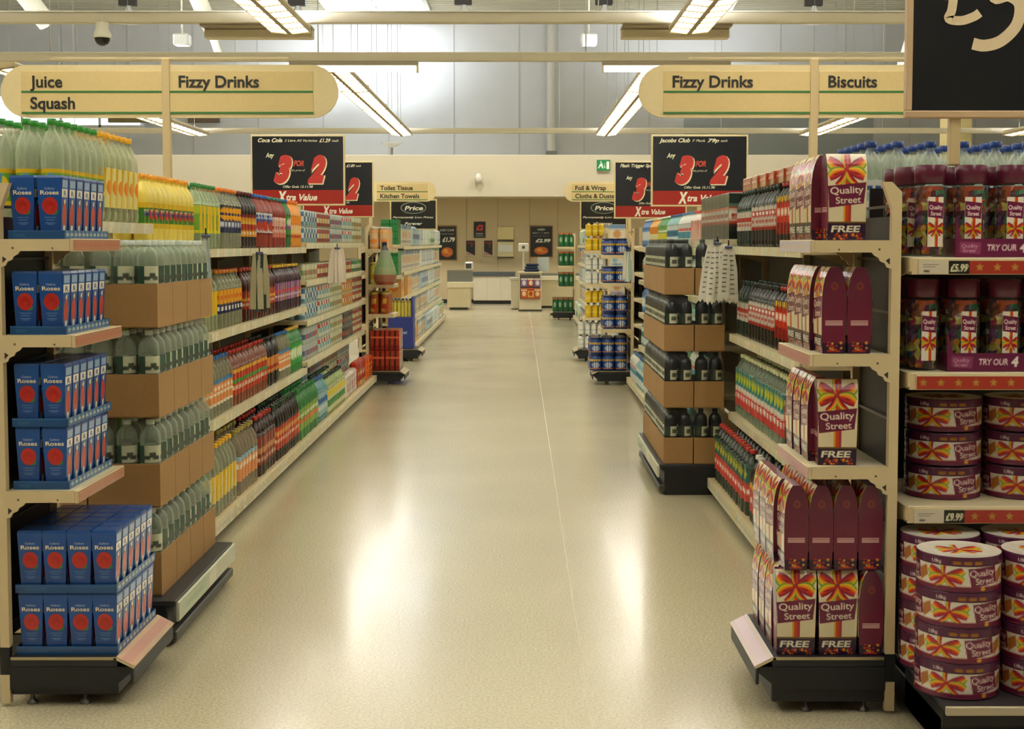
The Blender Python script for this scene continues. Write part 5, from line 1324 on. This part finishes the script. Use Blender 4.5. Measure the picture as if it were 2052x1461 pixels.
dolly(1, .78, .82, 7.955, 9.30, .64, .174, 'dark low base with pale price rail under the dark bottle trays')

# ------------------------------------------------------------------ far end wings with stock
y_w = 14.19
wing(-1, y_w, .5, -1.52, -1.26, -1.14, [1.36, 1.005, .71], .14, [('cfc09c',)*3]*4, 'end shelving of jars and red crates at the cross aisle on the left')
jy = jarlike('jar_yellow', .045, .22, 'c8c040', 'c8b45c', ('c4b83c', [('s', .1, .14, .1, 'e0d47c'), ('s', .6, .14, .1, 'e0d47c'), ('e', .25, .4, .12, .2, 'd89c30'), ('e', .75, .4, .12, .2, 'd89c30')]), name='sauce_jar')
jr = jarlike('jar_red', .045, .22, '9c4c20', 'c8b050', ('a8541c', [('s', .1, .14, .1, 'd8a83c'), ('s', .6, .14, .1, 'd8a83c'), ('e', .25, .4, .12, .2, 'b0301c'), ('e', .75, .4, .12, .2, 'b0301c')]), name='sauce_jar')
jo = jarlike('jar_clear', .05, .22, 'd8a060', 'd8d0c0', ('d8b890', [('e', .25, .4, .12, .2, 'e8883c'), ('e', .75, .4, .12, .2, 'e8883c')]), name='sauce_jar')
for p, z, nm in ((jo, 1.361, 'pale orange jar left cross-aisle end top shelf'), (jr, 1.361-.0, None), (jy, 1.006, 'yellow jar left cross-aisle end second shelf'), (jr, .711, 'red and yellow jar left cross-aisle end third shelf')):
    if not nm: continue
    for i in range(2):
        for j in range(4):
            l = nm+(', aisle line' if i == 1 else ', inner line'); place(p, (-1.45+i*.105, y_w+.07+j*.11, z), 0, l+', %s' % ('nearest', 'second', 'third', 'last')[j], l)
crate = pack('crate_red', .14, .2, .2, 'a83020', [('b', .0, .25, '8c1c18'), ('s', .2, .15, .05, '3c1c14'), ('s', .6, .15, .05, '3c1c14'), ('b', .6, .7, 'd8603c')], name='drinks_crate', cat='crate')
for i in range(2):
    for j in range(2):
        for k in range(2):
            l = 'red drinks pack, left cross-aisle end base, %s' % ('lower', 'upper')[k]
            place(crate, (-1.42+i*.15, y_w+.13+j*.22, .141+k*.205), 0, l+(', inner ', ', aisle-side ')[i]+('front', 'rear')[j], l)
wing(1, y_w, .5, 1.135, .83, .735, [1.30, 1.02, .56], .14, [('cfc09c',)*3]*4, 'end shelving of blue tubs at the cross aisle on the right', height=1.5)
tub = jarlike('tub_blue', .062, .165, '22448c', '1c2850', ('24488c', [('b', .78, 1, 'd0a83c'), ('e', .25, .4, .1, .28, 'c8d0dc'), ('e', .75, .4, .1, .28, 'c8d0dc'), ('b', 0, .12, 'c87c44')]), name='wipes_tub', cat='tub')
for z, st, n, xs, nm in ((1.301, 1, 2, .90, 'top'), (1.021, 1, 2, .90, 'second'), (.561, 2, 2, .90, 'third'), (.141, 2, 3, .83, 'base')):
    for i in range(n):
        for j in range(3):
            for k in range(st):
                l = 'blue tub, right cross-aisle end %s shelf%s' % (nm, '' if st == 1 else (', lower layer', ', upper layer')[k])
                place(tub, (xs+i*.128+(-.06 if n == 3 else 0)+.0, y_w+.09+j*.14, z+k*.168), 0, l+', %s column, %s' % (nth(i), ('front', 'middle', 'rear')[j]), l)
# second set across the cross aisle
wing(1, 17.0, .5, 1.075, .79, .66, [1.33, .93, .53], .15, [('cfc09c',)*3]*4, 'end shelving of yellow and white bottles past the cross aisle on the right')
yb = bottle('yell', .033, .165, 'd8b020', '2c2c30', ('dcb828', [('b', .3, .5, 'e8cc50')]), mat='plastic', label_z=(.1, .8), name='polish_bottle')
wb_ = bottle('whit', .033, .165, 'd8d8d0', '22242c', ('e0e0d8', [('b', .3, .4, 'b8bcc0')]), mat='plastic', label_z=(.1, .8), name='polish_bottle')
for p, z, nm, n, x0 in ((yb, 1.331, 'yellow bottle on the top shelf', 3, .835), (wb_, .931, 'white bottle on the second shelf', 3, .835), (yb, .531, 'yellow bottle on the third shelf', 3, .835), (wb_, .151, 'white bottle on the base', 4, .745)):
    for k in range(2):
        for i in range(n):
            for j in range(3):
                l = nm+', far right end, %s layer' % ('lower', 'upper')[k]
                place(p, (x0+i*.075, 17.06+j*.08, z+k*.172), 0, l+', %s column, %s' % (nth(i), ('front', 'middle', 'rear')[j]), l)
wing(1, 26.25, .5, 1.03, .72, .58, [1.35, 1.0, .62], .15, [('cfc09c',)*3]*4, 'end shelving of dark green packs at the far right end')
gp = pack('green_pack', .09, .12, .26, '1c5a34', [('e', .4, .5, .25, .2, '8cb090'), ('b', .88, 1, 'a8603c')], name='coffee_pack', cat='pack', n=12)
for z, nm, n in ((1.351, 'top', 3), (1.001, 'second', 3), (.621, 'third', 3), (.151, 'base', 4)):
    for i in range(n):
        for j in range(3):
            l = 'dark green pack, far right end %s shelf' % nm
            place(gp, ((.78 if n == 3 else .67)+i*.097, 26.36+j*.13, z), 0, l+', %s column, %s' % (nth(i), ('front', 'middle', 'rear')[j]), l)
wing(-1, 17.0, .5, -1.70, -1.44, -1.16, [1.40, 1.03], .15, [('cfc09c',)*3]*4, 'end shelving of green packs past the cross aisle on the left')
gg = pack('green_check', .10, .12, .30, '2c8048', [('b', .2, .24, '1c5a34'), ('b', .5, .54, '1c5a34'), ('b', .8, .84, '1c5a34'), ('s', .3, .05, 0, '1c5a34'), ('s', .65, .05, 0, '1c5a34')], name='kitchen_roll_pack', cat='pack', n=12)
og_unused = None if True else pack('orange_check', .10, .12, .24, 'd88830', [('b', .5, .6, 'e8c080')], name='kitchen_roll_pack', cat='pack', n=12)
for z, nm in ((1.401, 'top'), (1.031, 'second')):
    for i in range(2):
        for j in range(3):
            l = 'green checked pack, left cross-aisle %s shelf' % nm
            place(gg, (-1.60+i*.105, 17.10+j*.13, z), 0, l+', %s column, %s' % (('inner', 'aisle-side')[i], ('front', 'middle', 'rear')[j]), l)
# blue display bin
def bin_():
    root = empty('display_bin', (-1.42, 17.02, .152)); tag(root, 'dark blue cardboard display bin of yellow tubes past the cross aisle on the left', 'display bin')
    m = MB(); m.box(-.15, .15, 0, .35, 0, .38, '1f2f7c', 'card', .004); m.prism([(-.15, .38), (-.15, .62), (-.13, .62), (-.13, .38)], 'y', 0, .35, '1f2f7c', 'card'); m.prism([(.15, .38), (.15, .62), (.13, .62), (.13, .38)], 'y', 0, .35, '1f2f7c', 'card')
    m.text('Essential', plane_xz(-.001), -.09, .18, .035, 'b8c0d8', .17, shear=.2); m.build('bin_body', root)
    tb = MB(); tb.lathe([(.018, 0), (.018, .17), (.012, .2), (.012, .22)], 10, 'c8b848', 'plastic', cols=['c8b848', 'a8983c', '2c3c5c']); t = tb.build('cleaner_tube'); tag(t, '', 'tube')
    for i in range(6):
        for j in range(2):
            l = 'yellow tube standing in the blue display bin'
            place(t, (-1.53+i*.044, 17.08+j*.05, .5335), 0, l+', %s from the left, %s line' % (nth(i), ('front', 'rear')[j]), l)
    for k, (x, y, z, w, h) in enumerate(((-1.30, 18.0, 1.0, .26, .26), (-1.28, 18.6, 1.22, .2, .12))):
        pass
bin_()

# ------------------------------------------------------------------ things hanging off the shelf edges
def hang(name, x, y, z, n, w, h, cols_, label, cat, spread=.03, zig=False, dots=False, dark_top=None, thick=.004, ry=0.):
    root = empty(name, (x, y, z)); tag(root, label, cat)
    rs = random.Random(int(x*1000+y*10))
    m = MB(); m.tube((0, 0, .015), (0, 0, -.02), .004, '3a3a40', 'metal'); m.box(-.02, .02, -.01, .01, -.03, -.015, dark_top or '4a5068', 'plastic', .003); m.build('hook', root)
    for i in range(n):
        m = MB(); f = (i+.5)/n-.5; sw = w/n*1.35; c = cols_[i % len(cols_)]; hh_ = h*rs.uniform(.93, 1.04)
        yo = rs.uniform(-spread, spread)*.5
        tops = f*w*.6; bot = f*w*(1.15 if zig else .85)
        K = 5; P = []
        for k in range(K+1):
            t = k/K; cx_ = tops+(bot-tops)*t; z_ = -.025-hh_*t; y_ = yo*t+math.sin(t*2.4+i)*.006; ww = sw*(.45+.55*min(1, t*2.5))/2
            P += [(cx_-ww, y_, z_), (cx_+ww, y_-thick*.5, z_), (cx_+ww, y_+thick*.5, z_), (cx_-ww, y_+thick, z_)]
        F = [[q*4+a_, q*4+(a_+1) % 4, (q+1)*4+(a_+1) % 4, (q+1)*4+a_] for q in range(K) for a_ in range(4)]+[[0, 1, 2, 3], [K*4+3, K*4+2, K*4+1, K*4]]
        m.add(P, F, c, 'plastic')
        if zig:
            for q in range(2):
                xx = bot-sw/2+q*sw/2; m.prism([(xx, -.025-hh_), (xx+sw/2, -.025-hh_), (xx+sw/4, -.045-hh_)], 'y', y_-.001, y_+.003, c, 'plastic')
        if dots:
            for q in range(9):
                t = .15+q*.09; cx_ = tops+(bot-tops)*t; z_ = -.025-hh_*t; y_ = yo*t+math.sin(t*2.4+i)*.006
                m.box(cx_-sw*.18, cx_+sw*.18, y_-.0035, y_-.0015, z_-.004, z_+.002, '6c6c60', 'card')
        m.build('strip', root)
    root.rotation_euler[2] = ry
hang('hanging_bag_bunch', 1.075, 7.72, 1.44, 5, .17, .30, ['d8d4c4', 'e0dccc', 'd0ccbc'], 'bunch of white spotted paper bags with zigzag ends hanging by the dark bottle stack', 'bags', zig=True, dots=True)
hang('hanging_bag_bunch', 1.115, 7.58, 1.42, 2, .09, .27, ['d0ccbc', 'd8d4c4'], 'smaller bunch of white spotted bags hanging beside the large bunch', 'bags', zig=True, dots=True)
hang('hanging_strip_bunch', -1.485, 8.15, 1.385, 5, .13, .33, ['a8a080', '3c5048', 'b0a888', '34443c', 'a8a080'], 'bunch of dark and cream clip strips hanging from the left shelf edge', 'clip strips', ry=.5)
hang('hanging_strip_bunch', -1.455, 11.4, 1.40, 5, .17, .28, ['d8c8b8', 'd0c0ac', 'dccfc0'], 'bunch of pale pinkish clip strips hanging from the left multipack shelves', 'clip strips', dots=False, ry=.5)
hang('hanging_strip_bunch', 1.02, 13.3, 1.37, 5, .13, .28, ['c8c4b4', 'a8bca8', 'd0ccbc', '9cac9c'], 'bunch of pale clip strips hanging before the blue tubs on the right', 'clip strips', ry=-.4)
hang('hanging_strip_bunch', -1.49, 6.78, 1.475, 2, .04, .24, ['c0c4c0', '8c98a0'], 'narrow pair of ticket strips hanging beside the mineral water trays', 'clip strips', dots=False, ry=.7)
# conical bag bunch over the red crates on the left
def cone_bag():
    root = empty('produce_bag', (-1.32, 14.02, 1.40)); tag(root, 'green and red net bag bunch hanging at the left cross-aisle end', 'bag')
    m = MB(); m.lathe([(.015, .0), (.04, -.05), (.07, -.13), (.10, -.22), (.115, -.29), (.11, -.36), (.09, -.39)], 18, '8a9468', 'film' if False else 'plastic', cols=['3a3c48', '7c8468', '7a8c60', '8c9468', '946048', '8c3c28']); m.build('bag_body', root)
    m = MB(); m.box(-.03, .02, -.015, .015, -.02, .03, '24283c', 'plastic', .006); m.build('hook', root)
cone_bag()

# ------------------------------------------------------------------ far end furniture
def far():
    y = 33.3
    def P(u, v, Y=y): return pxw(u, v, Y)
    # low counter panel
    xa, _ = P(949, 600); xb, _ = P(1031, 600); _, zt = P(960, 545); _, zm = P(960, 553)
    root = empty('service_counter', ((xa+xb)/2, y, 0)); tag(root, 'long low cream counter with a dark top band against the far wall', 'counter'); w = (xb-xa)/2
    m = MB(); m.box(-w, w, -.15, .34, .08, zm, 'd6ccb6', 'paint', .006); 
    for q in (-.33, .33): m.box(q*w-.004, q*w+.004, -.152, -.149, .08, zm, 'b8ae98')
    m.build('panel', root)
    m = MB(); m.box(-w-.02, w+.02, -.18, .35, zm, zt, '4c5254', 'paint', .004); m.build('worktop', root)
    m = MB(); m.box(-w, w, -.12, .3, 0, .08, '1c1c1c', 'paint'); m.build('plinth', root)
    # left white freezer-like checkout
    Y = 30.2; xa, _ = P(896, 600, Y); xb, _ = P(948, 600, Y); w = (xb-xa)/2; _, z1 = P(0, 577, Y); _, z2 = P(0, 565, Y); _, z3 = P(0, 544, Y)
    root = empty('checkout_counter', ((xa+xb)/2, Y, 0)); tag(root, 'cream checkout counter with a grey glass screen at the far left', 'counter')
    m = MB(); m.box(-w, w-.06, 0, .7, .05, z1, 'cdbf9c', 'paint', .01); m.box(-w+.05, w-.12, .05, .65, 0, .05, '3a3830'); m.build('body', root)
    m = MB(); m.box(-w, w, -.03, .75, z1, z2, 'dcd0b0', 'paint', .01); m.build('worktop', root)
    m = MB(); m.box(-w, w-.01, .0, .02, z2, z3, '7c7c74', 'plastic', .003); m.box(-w, w, -.005, .03, z3, z3+.03, '98968a', 'metal'); m.build('screen', root)
    root = empty('till_screen', (P(940, 540, Y)[0], Y+.3, z2+.002)); tag(root, 'small till with white display on the far left checkout', 'till')
    m = MB(); m.box(-.03, .03, -.02, .02, 0, .25, '9a968a', 'paint'); m.build('stand', root); m = MB(); m.box(-.10, .08, -.06, .02, .25, .42, 'd8d6cc', 'plastic', .02); m.box(-.08, .04, -.065, -.058, .28, .38, '4a4a48', 'plastic'); m.build('display', root)
    # kiosk
    Y = 29.6; xa, _ = P(1040, 600, Y); xb, _ = P(1085, 600, Y); w = (xb-xa)/2; _, zt = P(0, 548, Y); _, z1 = P(0, 601, Y)
    root = empty('magazine_kiosk', ((xa+xb)/2, Y, 0)); tag(root, 'cream checkout end with magazines and sweets in front of the far counter', 'kiosk')
    m = MB(); m.box(-w, w, 0, .8, .03, zt, 'd8cdb0', 'paint', .012); m.box(-w-.01, w+.01, .02, .78, 0, .03, '3a3630'); m.build('body', root)
    m = MB(); m.box(-w+.02, w-.03, -.06, 0, z1+.02, zt-.02, '4c443c', 'paint', .003)
    for zz in (z1+.05, z1+.25): m.box(-w+.02, w-.03, -.1, -.05, zz-.02, zz, 'c0522e', 'paint')
    m.build('rack', root)
    m = MB(); m.box(-w-.02, w+.02, -.02, .82, zt, zt+.03, 'd0c49c', 'paint', .005); m.build('worktop', root)
    rs = random.Random(2); pal = [('c86a34', 'e8c8a0'), ('8c6c9c', 'd8d0c8'), ('d8a84c', 'b84a2c'), ('a84c3c', 'e0d4b8')]
    k = 0
    for i in range(3):
        for j in range(2):
            c, d = pal[k % 4]; k += 1
            W_, H_ = .13, .17; a = Art(W_, H_, 12, c); a.ell(W_*.5, H_*.45, W_*.3, H_*.3, d); a.rect(0, H_*.82, W_, H_, d)
            m = MB(); m.box(0, W_, 0, .012, 0, H_, c, 'glosscard'); m.art(a, lambda u, v: (u*W_, -.001, v*H_), 'glosscard')
            o = m.build('magazine', None, ((xa+xb)/2-w+.04+i*.14, Y-.078-.005*j, z1+(.055 if j == 0 else .28))); tag(o, 'magazine in the far kiosk rack, %s row, %s' % (('lower', 'upper')[j], ('left', 'middle', 'right')[i]), 'magazine')
    m = MB(); m.box(-.16, .16, -.12, .12, 0, .06, '1c2644', 'fabric', .02); m.box(-.14, .13, -.10, .10, .06, .12, '24304c', 'fabric', .02); m.box(-.12, .15, -.09, .09, .12, .17, '1a2440', 'fabric', .02)
    o = m.build('folded_bags', None, ((xa+xb)/2+.03, Y+.25, zt+.031)); tag(o, 'pile of folded navy bags on the far kiosk top', 'bags')
    m = MB(); m.box(-.14, .10, 0, .02, 0, .3, 'b8c0c0', 'plastic', .003); m.box(-.02, .0, .02, .1, 0, .02, 'b8c0c0')
    o = m.build('glass_screen', None, ((xa+xb)/2+.30, Y+.45, zt+.031)); tag(o, 'pale upright screen on the right of the far kiosk top', 'screen')
    root = empty('card_terminal', ((xa+xb)/2-.14, Y+.55, zt+.031)); tag(root, 'white till display on a stalk over the far kiosk', 'till')
    m = MB(); m.box(-.02, .02, -.02, .02, 0, .42, 'c8c4b4'); m.build('stand', root); m = MB(); m.box(-.11, .11, -.06, .04, .42, .60, 'd8d4c4', 'plastic', .02); m.box(-.03, .03, -.063, -.06, .48, .54, '4a463c'); m.build('display', root)
    # side counter left of kiosk
    Y = 30.4; xa, _ = P(1024, 600, Y); xb, _ = P(1040, 600, Y)
    m = MB(); m.box(xa, xb, Y, Y+.7, .02, .62, 'cfc5ab', 'paint', .01); m.box(xa-.03, xb, Y-.02, Y+.72, .62, .68, 'b8b4a0', 'paint', .01)
    tag(m.build('bagging_shelf'), 'narrow cream bagging end left of the magazine kiosk', 'counter')
    # right counter behind
    Y = 31.0; xa, _ = P(1083, 600, Y); xb, _ = P(1125, 600, Y); _, z1 = P(0, 562, Y)
    m = MB(); m.box(xa, xb+.5, Y, Y+.7, .05, z1-.0, 'c2b48e', 'paint', .01); m.box(xa, xb+.5, Y-.02, Y+.72, z1, z1+.10, 'dcd2b4', 'paint', .01); m.box(xa, xb+.5, Y-.01, Y+.0, z1+.10, z1+.16, '7c7c74', 'paint'); m.box(xa+.03, xb+.4, Y+.05, Y+.6, 0, .05, '3a3830')
    tag(m.build('checkout_counter'), 'cream checkout counter right of the magazine kiosk', 'counter')
    # wall cabinets
    for v0, v1, c, l in ((455, 480, 'd6c690', 'upper blank cream notice board'), (482, 517, 'dcd2a8', 'lower cream notice board with a white strip')):
        xa, zt = P(997, v0, 33.66); xb, zb = P(1029, v1, 33.66)
        m = MB(); m.box(xa, xb, 33.64, 33.68, zb, zt, c, 'paint', .004)
        if v0 > 470:
            m.box(xa-.01, xb+.01, 33.62, 33.64, zt-.03, zt, '4a4640'); m.box(xa-.01, xb+.01, 33.62, 33.64, zb, zb+.03, '4a4640'); m.box(xa+.02, xb-.02, 33.63, 33.64, zb+.15, zt-.1, 'e0e0dc')
        tag(m.build('notice_board'), l+' on the far wall', 'notice board')
far()
bpy.context.view_layer.update()
